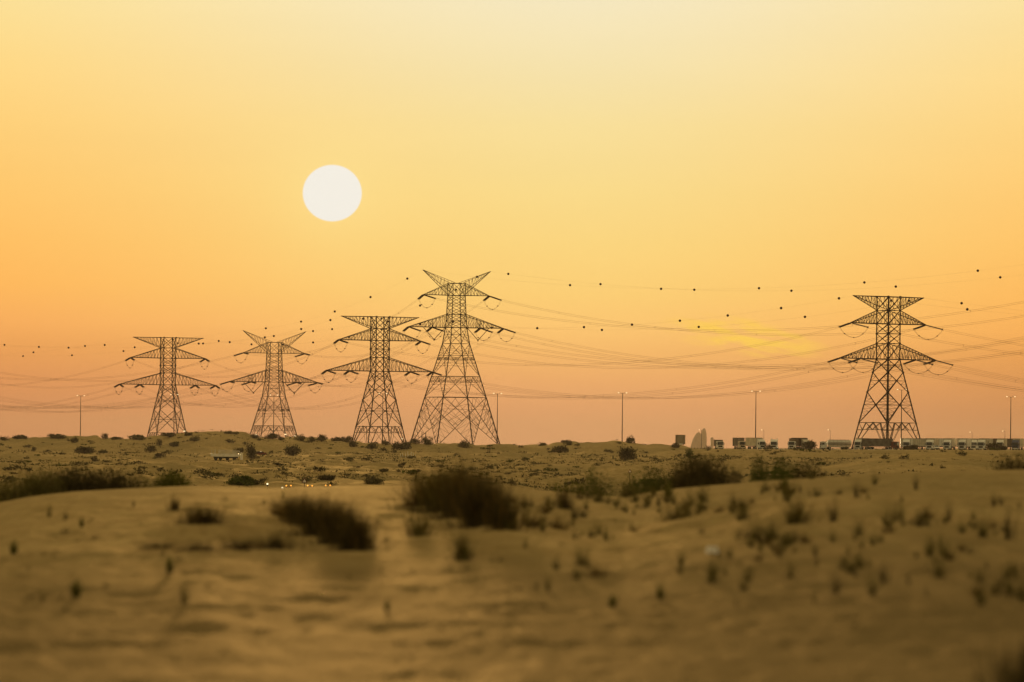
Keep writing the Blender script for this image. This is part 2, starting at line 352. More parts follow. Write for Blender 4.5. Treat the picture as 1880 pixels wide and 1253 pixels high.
n5 = noise(t, 4.2, 7, (1, .3, 1), .72); c = mixc(t, mth(t, 'MULTIPLY', smooth(t, n5, .50, .66), .42), c, (.26, .175, .066)); c = mixc(t, mth(t, 'MULTIPLY', smooth(t, n5, .50, .36), .35), c, (.60, .44, .18))
shade_noise = noise(t, .35, 5, (1, 1.2, 1), .6); sy = N(t, 'ShaderNodeSeparateXYZ'); t.links.new(geo.outputs['Position'], sy.inputs[0])
edge = mth(t, 'ADD', sy.outputs[1], mth(t, 'MULTIPLY', shade_noise, 22.0))
c = mixc(t, mth(t, 'MULTIPLY', mth(t, 'SUBTRACT', 1.0, smooth(t, edge, 56.0, 92.0)), .85), c, (.200, .140, .064))  # lens falloff and slope shade painted into the nearest sand, ragged edge
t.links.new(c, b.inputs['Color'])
bmp = N(t, 'ShaderNodeBump'); bmp.inputs['Strength'].default_value = 1.0; bmp.inputs['Distance'].default_value = .07
t.links.new(noise(t, 5.0, 6, (1, .6, 1), .7), bmp.inputs['Height'])
bm2 = N(t, 'ShaderNodeBump'); bm2.inputs['Strength'].default_value = .8; bm2.inputs['Distance'].default_value = .7
t.links.new(noise(t, .5, 4, (1, .5, 1), .6), bm2.inputs['Height']); t.links.new(bmp.outputs[0], bm2.inputs['Normal']); t.links.new(bm2.outputs[0], b.inputs['Normal']); t.links.new(bm2.outputs[0], gl.inputs['Normal'])
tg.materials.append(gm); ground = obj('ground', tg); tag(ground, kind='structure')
# ---------------------------------------------------------------- pylons
def lerp(a, b, t): return a + (b - a) * t
def ring(wd, z):
    h = wd / 2; return [Vector((h, h, z)), Vector((-h, h, z)), Vector((-h, -h, z)), Vector((h, -h, z))]
def cage(mb, gb, lv, leg, dia, hor=True, gus=.34, sub=True):
    """square lattice shaft through (height, width) levels"""
    for (z0, w0), (z1, w1) in zip(lv, lv[1:]):
        a, b = ring(w0, z0), ring(w1, z1)
        for i in range(4):
            j = (i + 1) % 4
            mb.bar(a[i], b[i], leg); mb.bar(a[i], b[j], dia); mb.bar(a[j], b[i], dia)
            if hor: mb.bar(b[i], b[j], dia * 1.05)
            k = w0 / (w0 + w1); cx = lerp(lerp(a[i], b[j], k), lerp(a[j], b[i], k), .5)
            if gus:
                gb.box(cx, (gus * .8, gus * .8, gus * .8)); gb.box(b[i], (gus, gus, gus * 1.1))
            if sub:
                for p, q in ((a[i], b[i]), (a[j], b[j])):
                    mq = lerp(p, q, .5); mb.bar(mq, lerp(cx, p, .5), dia * .5); mb.bar(mq, lerp(cx, q, .5), dia * .5)
def redund(mb, leg0, leg1, d0, d1, n, wd, base=1):
    """small triangles of secondary members between a leg and the brace beside it"""
    for k in range(1, n):
        t = k / n; p = lerp(leg0, leg1, t); q = lerp(d0, d1, t)
        mb.bar(p, q, wd); mb.bar(lerp(leg0, leg1, (k - 1) / n) if base else lerp(leg0, leg1, (k + 1) / n), q, wd)
def panel(mb, gb, z0, w0, z1, w1, leg, dia, n=4, gus=.36, mid=True, thin=.07, hor=True):
    """one tall braced panel with its crossing, mid horizontal and redundant members; z0 top, z1 bottom"""
    a, b = ring(w0, z0), ring(w1, z1)
    for i in range(4):
        j = (i + 1) % 4; k = w0 / (w0 + w1)
        cx = lerp(a[i], b[j], k); mb.bar(a[i], b[i], leg); mb.bar(a[i], b[j], dia); mb.bar(a[j], b[i], dia)
        if gus: gb.box(cx, (gus,) * 3); gb.box(a[i], (gus,) * 3)
        if mid: mb.bar(lerp(a[i], b[i], k), lerp(a[j], b[j], k), dia * .7)
        if hor: mb.bar(b[i], b[j], dia)
        for p, q in ((i, j), (j, i)):
            redund(mb, a[p], lerp(a[p], b[p], k), a[p], cx, max(2, n - 1), thin, 0)
            redund(mb, b[p], lerp(a[p], b[p], k), b[p], cx, n, thin, 0)
def arm(mb, gb, side, wb, zb, zt, tipx, tipz, n, ch, th, flat_top=False, wt=None):
    """tapering lattice crossarm: bottom chords at zb, top chords at zt where it leaves the shaft"""
    s = side; h = wb / 2; ht = (wt or wb) / 2
    tip = Vector((s * tipx, 0, tipz))
    bt = [Vector((s * h, h, zb)), Vector((s * h, -h, zb))]; tp = [Vector((s * ht, ht, zt)), Vector((s * ht, -ht, zt))]
    tips = [tip + Vector((0, .22, 0)), tip + Vector((0, -.22, 0))]
    for k in range(2):
        mb.bar(bt[k], tips[k], ch * (.75 if flat_top else 1.15)); mb.bar(tp[k], tips[k], ch * (.9 if flat_top else .8))
        for i in range(n):
            t0, t1 = i / n, (i + 1) / n
            p0, p1, q0, q1 = lerp(bt[k], tips[k], t0), lerp(bt[k], tips[k], t1), lerp(tp[k], tips[k], t0), lerp(tp[k], tips[k], t1)
            if i: mb.bar(p0, q0, th)
            mb.bar(q0, p1, th) if not flat_top else mb.bar(p0, q1, th)
            if i % 2 == 0: mb.bar(lerp(p0, q1, .5), lerp(p0, p1, .5), th * .6)
    for i in range(1, n):
        t0, t1 = i / n, (i + 1) / n
        for ch2 in (bt, tp):
            mb.bar(lerp(ch2[0], tips[0], t0), lerp(ch2[1], tips[1], t0), th * .8)
            mb.bar(lerp(ch2[0], tips[0], t0), lerp(ch2[1], tips[1], t1), th * .7)
    gb.box(tip, (.5, .5, .35))
def parts_A():
    H0 = 36.0; P = []
    W = lambda z: 6.3 + max(0, H0 - z) * .375
    b, g = MB(), MB()
    lv = [(H0 + z, 6.3) for z in (0, 6.0, 9.75, 13.5, 18.7, 23.9)]
    cage(b, g, lv, .33, .20, True, .6)
    for i in range(4):
        r_ = ring(6.3, H0)
        g.box(r_[i], (.62,) * 3)
        b.bar(r_[i], r_[(i + 1) % 4], .26)
    for zz in (6.0, 13.5, 18.7, 0.):
        r_ = ring(6.3, H0 + zz)
        for i in range(4):
            b.bar(r_[i], r_[(i + 1) % 4], .22)
            mp_ = lerp(r_[i], r_[(i + 1) % 4], .5); g.box(mp_, (.4,) * 3)
        b.bar(r_[0], r_[2], .12); b.bar(r_[1], r_[3], .12)
    b.add(g.v, g.f); P.append(('tower_body', b))
    b, g = MB(), MB()
    panel(b, g, H0, 6.3, H0 - 5, W(H0 - 5), .34, .23, 3, .5, hor=False)
    panel(b, g, H0 - 5, W(H0 - 5), H0 - 12.6, W(H0 - 12.6), .34, .23, 3, .6, hor=False)
    panel(b, g, H0 - 12.6, W(H0 - 12.6), H0 - 24.3, W(H0 - 24.3), .36, .23, 5, .6)
    zt, zb = H0 - 24.3, 0.0; a, f = ring(W(zt), zt), ring(W(zb), zb); zm = zt - 2.7
    for i in range(4):
        j = (i + 1) % 4; mid = lerp(a[i], a[j], .5)
        b.bar(a[i], f[i], .34); b.bar(a[j], f[j], .34)
        m_i, m_j = lerp(a[i], f[i], 2.7 / zt), lerp(a[j], f[j], 2.7 / zt)
        b.bar(m_i, m_j, .16)
        for p, q in ((.25, i), (.75, j)):
            top = lerp(a[i], a[j], p); b.bar(top, f[q], .24); b.bar(top, lerp(m_i, m_j, .5), .14)
            b.bar(mid, lerp(f[q], mid, .35), .12); b.bar(a[q], lerp(top, f[q], .24), .13)
            redund(b, a[q], f[q], top, f[q], 4, .08)
        b.bar(mid, lerp(m_i, m_j, .3), .14); b.bar(mid, lerp(m_i, m_j, .7), .14)
        g.box(mid, (.5,) * 3); g.box(a[i], (.5,) * 3)
    b.bar(a[0], a[2], .14); b.bar(a[1], a[3], .14)
    b.add(g.v, g.f); P.append(('leg_frame', b))
    for s in (-1, 1):
        for zb2, zt2, tx, tz, n, ft in ((H0, H0 + 6, 25.3, H0 + .1, 12, 0), (H0 + 13.5, H0 + 18.7, 19.7, H0 + 13.6, 10, 0), (H0 + 18.7, H0 + 23.9, 18.4, H0 + 23.9, 8, 1)):
            b, g = MB(), MB(); arm(b, g, s, 6.3, zb2, zt2, tx, tz, n, .30, .11, bool(ft)); b.add(g.v, g.f); P.append(('crossarm', b))
    att = dict(up=[(s * 19.7, H0 + 13.5) for s in (-1, 1)], lo=[(s * 25.3, H0) for s in (-1, 1)], inn=[(s * 14.6, H0) for s in (-1, 1)], ew=[(s * 18.4, H0 + 23.9) for s in (-1, 1)])
    return P, att, H0
def parts_B(ext):
    H0 = 31.0 + (19.6 if ext else 0); P = []
    b, g = MB(), MB()
    cage(b, g, [(H0, 7.1), (H0 + 2.9, 6.75), (H0 + 5.8, 6.4)], .27, .16, True, .30)
    cage(b, g, [(H0 + 5.8, 6.4), (H0 + 8.5, 6.2), (H0 + 11.2, 6.0), (H0 + 13.9, 5.8)], .25, .15, False, .2)
    cage(b, g, [(H0 + 13.9, 5.8), (H0 + 19.1, 5.75)], .24, .14, True, .3)
    for zz, ww in ((0, 7.1), (5.8, 6.4), (13.9, 5.8), (19.1, 5.75)):
        r_ = ring(ww, H0 + zz)
        for i in range(4): b.bar(r_[i], r_[(i + 1) % 4], .22)
        b.bar(r_[0], r_[2], .1); b.bar(r_[1], r_[3], .1)
    b.add(g.v, g.f); P.append(('tower_body', b))
    b, g = MB(), MB()
    panel(b, g, H0, 7.1, H0 - 6.9, 8.9, .28, .15, 3, .26)
    panel(b, g, H0 - 6.9, 8.9, H0 - 21, 15.8, .30, .16, 6, .26, mid=True)
    c0, c1 = ring(8.9, H0 - 6.9), ring(15.8, H0 - 21)
    for tt in (.42, .50, .60, .68):          # anti-climbing frames and inner horizontals
        r_ = [lerp(c0[i], c1[i], tt) for i in range(4)]
        for i in range(4): b.bar(r_[i], lerp(r_[i], r_[(i + 1) % 4], .34), .10); b.bar(lerp(r_[i], r_[(i + 1) % 4], .66), r_[(i + 1) % 4], .10)
    for i in range(4):
        j = (i + 1) % 4
        for k in range(9):
            t_ = .02 + .3 * k / 9
            for p, q in ((i, j), (j, i)):
                A0 = lerp(lerp(c0[p], c1[p], .42), lerp(c0[q], c1[q], .42), t_); B0 = lerp(lerp(c0[p], c1[p], .50), lerp(c0[q], c1[q], .50), t_)
                b.bar(A0, B0 , .07)
    z1 = H0 - 21; w1 = 15.8
    if ext:
        z2, w2 = H0 - 30, 20.1
        a, f = ring(w1, z1), ring(w2, z2)
        for i in range(4):
            j = (i + 1) % 4; mid = lerp(a[i], a[j], .5)
            b.bar(a[i], f[i], .32); b.bar(f[i], f[j], .22)
            b.bar(mid, f[i], .17); b.bar(mid, f[j], .17)
            m0, m1 = lerp(a[i], f[i], .27), lerp(a[j], f[j], .27); b.bar(m0, m1, .11)
            for p in (i, j): redund(b, a[p], f[p], lerp(mid, f[p], 0), f[p], 5, .08)
            for k in range(6):
                t0 = (k + .5) / 6.; t1 = (k + 1) / 6.
                b.bar(lerp(a[i], a[j], k / 6.), lerp(m0, m1, t0), .07); b.bar(lerp(m0, m1, t0), lerp(a[i], a[j], t1), .07)
        b.bar(f[0], f[2], .12); b.bar(f[1], f[3], .12)
        b.add(g.v, g.f); P.append(('leg_frame', b))
        fe = ring(29.9, -.6); top = ring(w2, z2)
        for i in range(4):
            b = MB(); b.bar(top[i], fe[i], .36)
            for j in ((i + 1) % 4, (i - 1) % 4):
                k = w2 / (w2 + 29.9); b.bar(fe[i], top[j], .20)
                cr = lerp(top[j], fe[i], k)        # where this brace crosses its neighbour
                n = 7; tq = lerp(top[i], top[j], .30); lowc = lerp(cr, fe[i], 0)
                redund(b, lerp(top[i], fe[i], .12), fe[i], lowc, fe[i], n, .10)
                b.bar(tq, lerp(top[i], fe[i], .45), .11); b.bar(lerp(top[i], top[j], .5), lerp(top[i], cr, .5), .08)
                b.bar(lerp(top[i], cr, .5), lerp(top[i], fe[i], .12), .1)
                r0_ = lerp(top[i], fe[i], .24); b.bar(r0_, lerp(r0_, lerp(top[j], fe[j], .24), .36), .11)
            P.append(('leg', b))
    else:
        z2, w2 = -4.0, 15.8 + .475 * (z1 + 4.0)
        a, f = ring(w1, z1), ring(w2, z2); zr = 2.2
        for i in range(4):
            j = (i + 1) % 4; mid = lerp(a[i], a[j], .5)
            b.bar(a[i], f[i], .32); m0, m1 = lerp(a[i], f[i], zr / (z1 - z2)), lerp(a[j], f[j], zr / (z1 - z2)); b.bar(m0, m1, .13)
            b.bar(a[i], a[j], .22)
            for k in range(6):
                b.bar(lerp(a[i], a[j], k / 6.), lerp(m0, m1, (k + .5) / 6.), .09); b.bar(lerp(m0, m1, (k + .5) / 6.), lerp(a[i], a[j], (k + 1) / 6.), .09)
            for p, fr in ((i, .28), (j, .72)):
                b.bar(mid, f[p], .18); b.bar(lerp(a[i], a[j], fr), f[p], .12); redund(b, a[p], f[p], mid, f[p], 5, .08)
        b.add(g.v, g.f); P.append(('leg_frame', b))
    for s in (-1, 1):
        b, g = MB(), MB(); arm(b, g, s, 7.1, H0, H0 + 5.8, 22.2, H0 + .1, 11, .27, .11, False, 6.4)
        arm_x = 11.4                         # little maintenance frame inside the lower arm
        for dx in (-1.1, -.4, .4, 1.1):
            b.bar((s * (arm_x + dx), .9, H0 + .1), (s * (arm_x + dx), .9, H0 + 3.0 - .3 * dx), .09)
        b.bar((s * (arm_x - 1.1), .9, H0 + 1.6), (s * (arm_x + 1.1), .9, H0 + 1.6), .1); b.bar((s * (arm_x - 1.1), .9, H0 + .2), (s * (arm_x + 1.1), .9, H0 + 2.4), .1); b.bar((s * (arm_x + 1.1), .9, H0 + .2), (s * (arm_x - 1.1), .9, H0 + 2.4), .1)
        b.add(g.v, g.f); P.append(('crossarm', b))
        b, g = MB(), MB(); arm(b, g, s, 5.8, H0 + 13.9, H0 + 19.1, 15.4, H0 + 14.0, 8, .21, .09); b.add(g.v, g.f); P.append(('crossarm', b))
        b = MB(); tip = Vector((s * 15.9, 0, H0 + 24.6))           # earth-wire horn
        for k in (-1, 1):
            tpv = Vector((s * 1.9, k * 2.8, H0 + 19.3)); bt = Vector((s * 2.4, k * 2.85, H0 + 13.9))
            b.bar(tpv, tip + Vector((0, .1 * k, 0)), .15); b.bar(bt, tip + Vector((0, .1 * k, 0)), .19)
            for i in range(1, 9):
                p0, q0, q1 = lerp(bt, tip, i / 9), lerp(tpv, tip, i / 9), lerp(tpv, tip, (i + 1) / 9)
                b.bar(p0, q0, .07); b.bar(p0, q1, .06)
        P.append(('horn', b))
        b = MB(); vtx = Vector((s * 10.3, 0, H0 - 5.3))
        for xx in (5.2, 15.4): b.bar((s * xx, 0, H0), vtx, .22)
        b.box(vtx, (.35, .5, .9)); P.append(('v_insulator', b))
    att = dict(up=[(s * 15.4, H0 + 13.9) for s in (-1, 1)], lo=[(s * 22.2, H0) for s in (-1, 1)], inn=[(s * 11.4, H0) for s in (-1, 1)], ew=[(s * 15.9, H0 + 24.6) for s in (-1, 1)])
    return P, att, H0
LIB = {}
for key, fn in (('A', parts_A), ('B', lambda: parts_B(False)), ('C', lambda: parts_B(True))):
    P, att, H0 = fn()
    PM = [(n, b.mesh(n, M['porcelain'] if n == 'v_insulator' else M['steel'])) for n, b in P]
    LIB[key] = (PM, att, H0)
ib = MB()
for oy in (-.34, .34):                       # twin string of insulator discs, 6.6 m long along +x
    ib.bar((0, oy, 0), (6.3, oy, 0), .14)
    for k in range(16):
        x0 = .5 + k * .35; ib.tube([(x0, oy, 0), (x0 + .1, oy, 0), (x0 + .2, oy, 0)], .2, 6, [.12, .30, .11])
ib.box((.1, 0, 0), (.2, .7, .2)); ib.box((6.4, 0, 0), (.25, .8, .3))
STR = ib.mesh('insulator_string', M['porcelain'])
rb = MB()                                     # corona rings at the live end
for oy in (-.32, .32): rb.tube([(6.5, oy + .3 * math.cos(t_), .36 * math.sin(t_)) for t_ in np.linspace(0, 6.28, 9)], .06, 4)
RING = rb.mesh('corona_ring', M['steel'])
# key: (kind, px, distance, heading, row of the lower chord or None, description)
T = {
    'A0': ('A', -190, 3330, 19, 712, 'flat-topped pylon beyond the left edge'),
    'A1': ('A', 308, 2880, 20, 707, 'leftmost flat-topped pylon'),
    'A2': ('A', 697, 2500, 25, 682, 'middle flat-topped pylon'),
    'A3': ('A', 1630.5, 2176, 40, 660, 'flat-topped pylon above the trucks'),
    'A4': ('A', 3271, 1989, 58, 690, 'flat-topped pylon beyond the right edge'),
    'B0': ('B', -170, 2990, 30, 706, 'horned pylon beyond the left edge'),
    'B1': ('B', 503, 2735, 20, 702, 'smaller horned pylon'),
    'B2': ('C', 837.5, 2450, 24, 602, 'tallest horned pylon'),
    'B3': ('C', 2190, 2150, 42, 562, 'horned pylon beyond the right edge'),
}
LABEL = {
    'A1': 'leftmost steel lattice pylon with flat top beam, smallest, half hidden behind the dune',
    'A2': 'flat-topped steel lattice pylon standing just left of the tallest horned pylon',
    'A3': 'dark flat-topped lattice pylon at the right, standing behind the row of trucks',
    'B1': 'smaller lattice pylon with two raised horns, between two flat-topped pylons',
    'B2': 'tallest lattice pylon with raised horns and four wide splayed legs',
    'A0': 'flat-topped lattice pylon outside the left edge, farthest of the flat-topped row',
    'A4': 'flat-topped lattice pylon outside the right edge, past the trucks',
    'B0': 'horned lattice pylon outside the left edge, farthest of the horned row',
    'B3': 'tall horned lattice pylon outside the right edge of the view',
}
PY = {}
for k, (kind, px, Y, rot, cy, desc) in T.items():
    PM, att, H0 = LIB[kind]
    p = at(px, cy, Y); p.z -= H0
    o = thing('pylon', p, R(rot), LABEL[k], 'pylon', 'lattice pylons carrying the power lines')
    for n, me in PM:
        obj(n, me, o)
    PY[k] = (o, Matrix.Translation(p) @ Matrix.Rotation(R(rot), 4, 'Z'), att)
def wire_pts(a, b, sag, n=48):
    return [lerp(a, b, i / n) - Vector((0, 0, 4 * sag * (i / n) * (1 - i / n))) for i in range(n + 1)]
sp = MB()
for oz in (-.28, .28): sp.box((0, 0, oz), (.18, .22, .16))
sp.bar((0, 0, -.3), (0, 0, .3), .09)
SPACER = sp.mesh('spacer', M['wire'])
bm_ = sph(.52, 12, 8); BALL = bm_.mesh('marker_ball', M['ball'])
for pl in BALL.polygons: pl.use_smooth = True
SIDE = {0: 'left', 1: 'right'}
ends = {}
def strings(k, nk, which, idx, slope):
    """dead-end insulator string on pylon k towards pylon nk; returns its live end"""
    o, mw, att = PY[k]; o2, mw2, att2 = PY[nk]
    a = mw @ Vector((att[which][idx][0], 0, att[which][idx][1])); b_ = mw2 @ Vector((att2[which][idx][0], 0, att2[which][idx][1]))
    d = b_ - a; L = Vector((d.x, d.y)).length; d = Vector((d.x / L, d.y / L, d.z / L - slope)).normalized()
    x = d; y = Vector((0, 0, 1)).cross(x).normalized(); z = x.cross(y)
    mm = Matrix((x * 1.15, y, z)).transposed().to_4x4(); mm.translation = a
    s = obj('insulator_string', STR, o); s.matrix_local = mw.inverted() @ mm
    obj('corona_ring', RING, s)
    e = a + d * 7.6; ends.setdefault((k, which, idx), []).append(e); return e
SH = dict(A0='unseen left', A1='leftmost flat-topped', A2='middle flat-topped', A3='right flat-topped', A4='unseen right', B0='unseen left', B1='smaller horned', B2='tallest horned', B3='unseen right')
WN = {'up': 'upper', 'lo': 'outer lower', 'inn': 'inner lower'}
rnd = random.Random(5)
def span(k, nk, sag, esag, balls):
    dk, dn = T[k][5], T[nk][5]
    for which in ('up', 'lo', 'inn'):
        for idx in (0, 1):
            sg = sag * rnd.uniform(.96, 1.05)
            e1 = strings(k, nk, which, idx, 4 * sg / 380 + .06); e2 = strings(nk, k, which, idx, 4 * sg / 380 + .06)
            pts = wire_pts(e1, e2, sg)
            o = thing('conductor_cable', e1, 0, f"{WN[which]} twin cable, {SIDE[idx]} arms, {SH[k]} to {SH[nk]} pylon", 'power cable', 'power cables strung between pylons')
            for oz in (-.3, .3):
                b = MB(); b.tube([p - e1 + Vector((0, 0, oz)) for p in pts], WIRE_R, 4); b.build('wire', M['wire'], o)
            L = (e2 - e1).length; n = int(L / 62)
            for i in range(1, n + 1):
                t_ = (i - .5 + rnd.uniform(-.2, .2)) / n; q = lerp(e1, e2, t_) - Vector((0, 0, 4 * sg * t_ * (1 - t_))) - e1
                obj('spacer', SPACER, o, q)
    for idx in (0, 1):
        a = PY[k][1] @ Vector((PY[k][2]['ew'][idx][0], 0, PY[k][2]['ew'][idx][1])); b_ = PY[nk][1] @ Vector((PY[nk][2]['ew'][idx][0], 0, PY[nk][2]['ew'][idx][1]))
        pts = wire_pts(a, b_, esag)
        o = thing('earth_wire', a, 0, f"top wire with marker balls, {SIDE[idx]} tips, {SH[k]} to {SH[nk]} pylon", 'earth wire', 'top wires with marker balls')
        b = MB(); b.tube([p - a for p in pts], WIRE_R * .42, 4); b.build('wire', M['wire'], o)
        bl = balls[idx]
        for t_ in bl:
            if t_ > 1.5:       # a picture column: find where the wire passes it
                tt = np.linspace(0, 1, 400); best = min(tt, key=lambda q: abs(proj(lerp(a, b_, q) - Vector((0, 0, 4 * esag * q * (1 - q))))[0] - t_)); t_ = best
            obj('marker_ball', BALL, o, lerp(a, b_, t_) - Vector((0, 0, 4 * esag * t_ * (1 - t_))) - a)
WIRE_R = .029
span('A0', 'A1', 12, 7, ([.12, .3, .48, .66, .84], [.2, .38, .56, .74, .92]))
span('A1', 'A2', 12, 7, ([365, 422, 486, 553, 607], [402, 462, 520, 575, 640, 700]))
span('A2', 'A3', 12, 8.5, ([667, 713, 772, 903, 987, 1073, 1161, 1249, 1335, 1433, 1539], [832, 1106, 1283, 1478, 1668]))
span('A3', 'A4', 15, 10, ([1638, 1774, 1960], [1766, 1950]))
span('B0', 'B1', 11, 6.5, ([.1, .28, .46, .64, .82], [.2, .38, .56, .74, .92]))
span('B1', 'B2', 9, 5.5, ([488, 553, 615, 680, 748], [575, 610, 700, 771, 837]))
span('B2', 'B3', 18, 13.0, ([875, 1046, 1213, 1392, 1587, 1796, 2000], [934, 1102, 1275, 1452, 1646, 1838, 2020]))
for (k, which, idx), es in ends.items():      # jumper loops under each arm
    if len(es) < 2: continue
    o, mw, att = PY[k]; inv = mw.inverted(); a, b_ = inv @ es[0], inv @ es[1]
    sg = 3.9 if which != 'inn' else 3.6; b = MB()
    for off in (-.22, .22):
        pts = []
        for i in range(17):
            t_ = i / 16; pts.append(lerp(a, b_, t_) + Vector((off, 0, -4 * sg * (t_ * (1 - t_)) ** .85 * .82)))
        b.tube(pts, .036, 4)
    for t_ in (.18, .5, .82): b.box(lerp(a, b_, t_) + Vector((0, 0, -4 * sg * (t_ * (1 - t_)) ** .85 * .82)), (.6, .16, .34))
    b.build('jumper_loop', M['wire'], o)
# ---------------------------------------------------------------- light masts
def mast(px, py, Y, arms, label, group, side=1, h=None):
    tp_ = at(px, py, Y); z0 = gz(tp_.x, tp_.y); h = tp_.z - z0
    o = thing('street_lamp', (tp_.x, tp_.y, z0), 0, label, 'street lamp', group)
    r_ = .17 if arms == 2 else .10
    b = MB(); b.tube([(0, 0, -.5), (0, 0, h * .5), (0, 0, h)], r_, 8, [r_ * 1.4, r_, r_ * .65]); b.build('pole', M['pole'], o)
    for s in ((-1, 1) if arms == 2 else (side,)):
        L = 1.5 if arms == 2 else 1.0
        b = MB(); b.tube([(0, 0, h - .3), (s * L * .5, 0, h + .05), (s * L, 0, h + .15)], .06, 6); br = b.build('bracket', M['pole'], o)
        b = MB(); b.prism([(-.28, 0), (.28, 0), (.2, .18), (-.2, .18)], 'x', s * L - .35, s * L + .65 * s + .1); hd = b.build('lamp_head', M['pole'], br)
        b = sph(.24, 8, 6, (s * (L + .1), 0, h + .08), (1.4, .9, .55)); b.build('lamp_glass', M['lamp'], br)
MASTS = [(148.3, 727, 2700, 'tall twin-headed lamp mast far left, on the dune skyline'), (320, 725, 2640, 'twin-headed lamp mast seen through the leftmost pylon'),
         (503, 726, 2560, 'twin-headed lamp mast seen through the smaller horned pylon'), (703, 723, 2480, 'twin-headed lamp mast seen through the pylon left of the tallest one'),
         (913.5, 723, 2400, 'twin-headed lamp mast beside the right leg of the tallest pylon'), (1143, 722, 2320, 'twin-headed lamp mast above the round bush, midway between the pylons'),
         (1388, 719, 2240, 'twin-headed lamp mast rising among the first trucks'), (1655.5, 716, 2215, 'twin-headed lamp mast seen through the pylon above the trucks'),
         (1856, 729, 2300, 'twin-headed lamp mast at the far right edge, by the blue truck')]
for px, py, Y, lb in MASTS: mast(px, py, Y, 2, lb, 'tall twin-headed lamp masts')
for px, py, Y, lb in ((1288, 790, 2900, 'short single lamp in front of the pale sail-shaped tower'), (1402.5, 790, 2900, 'short single lamp just right of the fourth truck cab'),
                      (1524.5, 790, 2900, 'short single lamp above the tanker truck'), (1785, 794, 2800, 'short single lamp above the white trucks at the right'), (1845, 792, 2800, 'short unlit-looking lamp nearest the right edge')):
    mast(px, py, Y, 1, lb, 'short single-headed street lamps', -1)
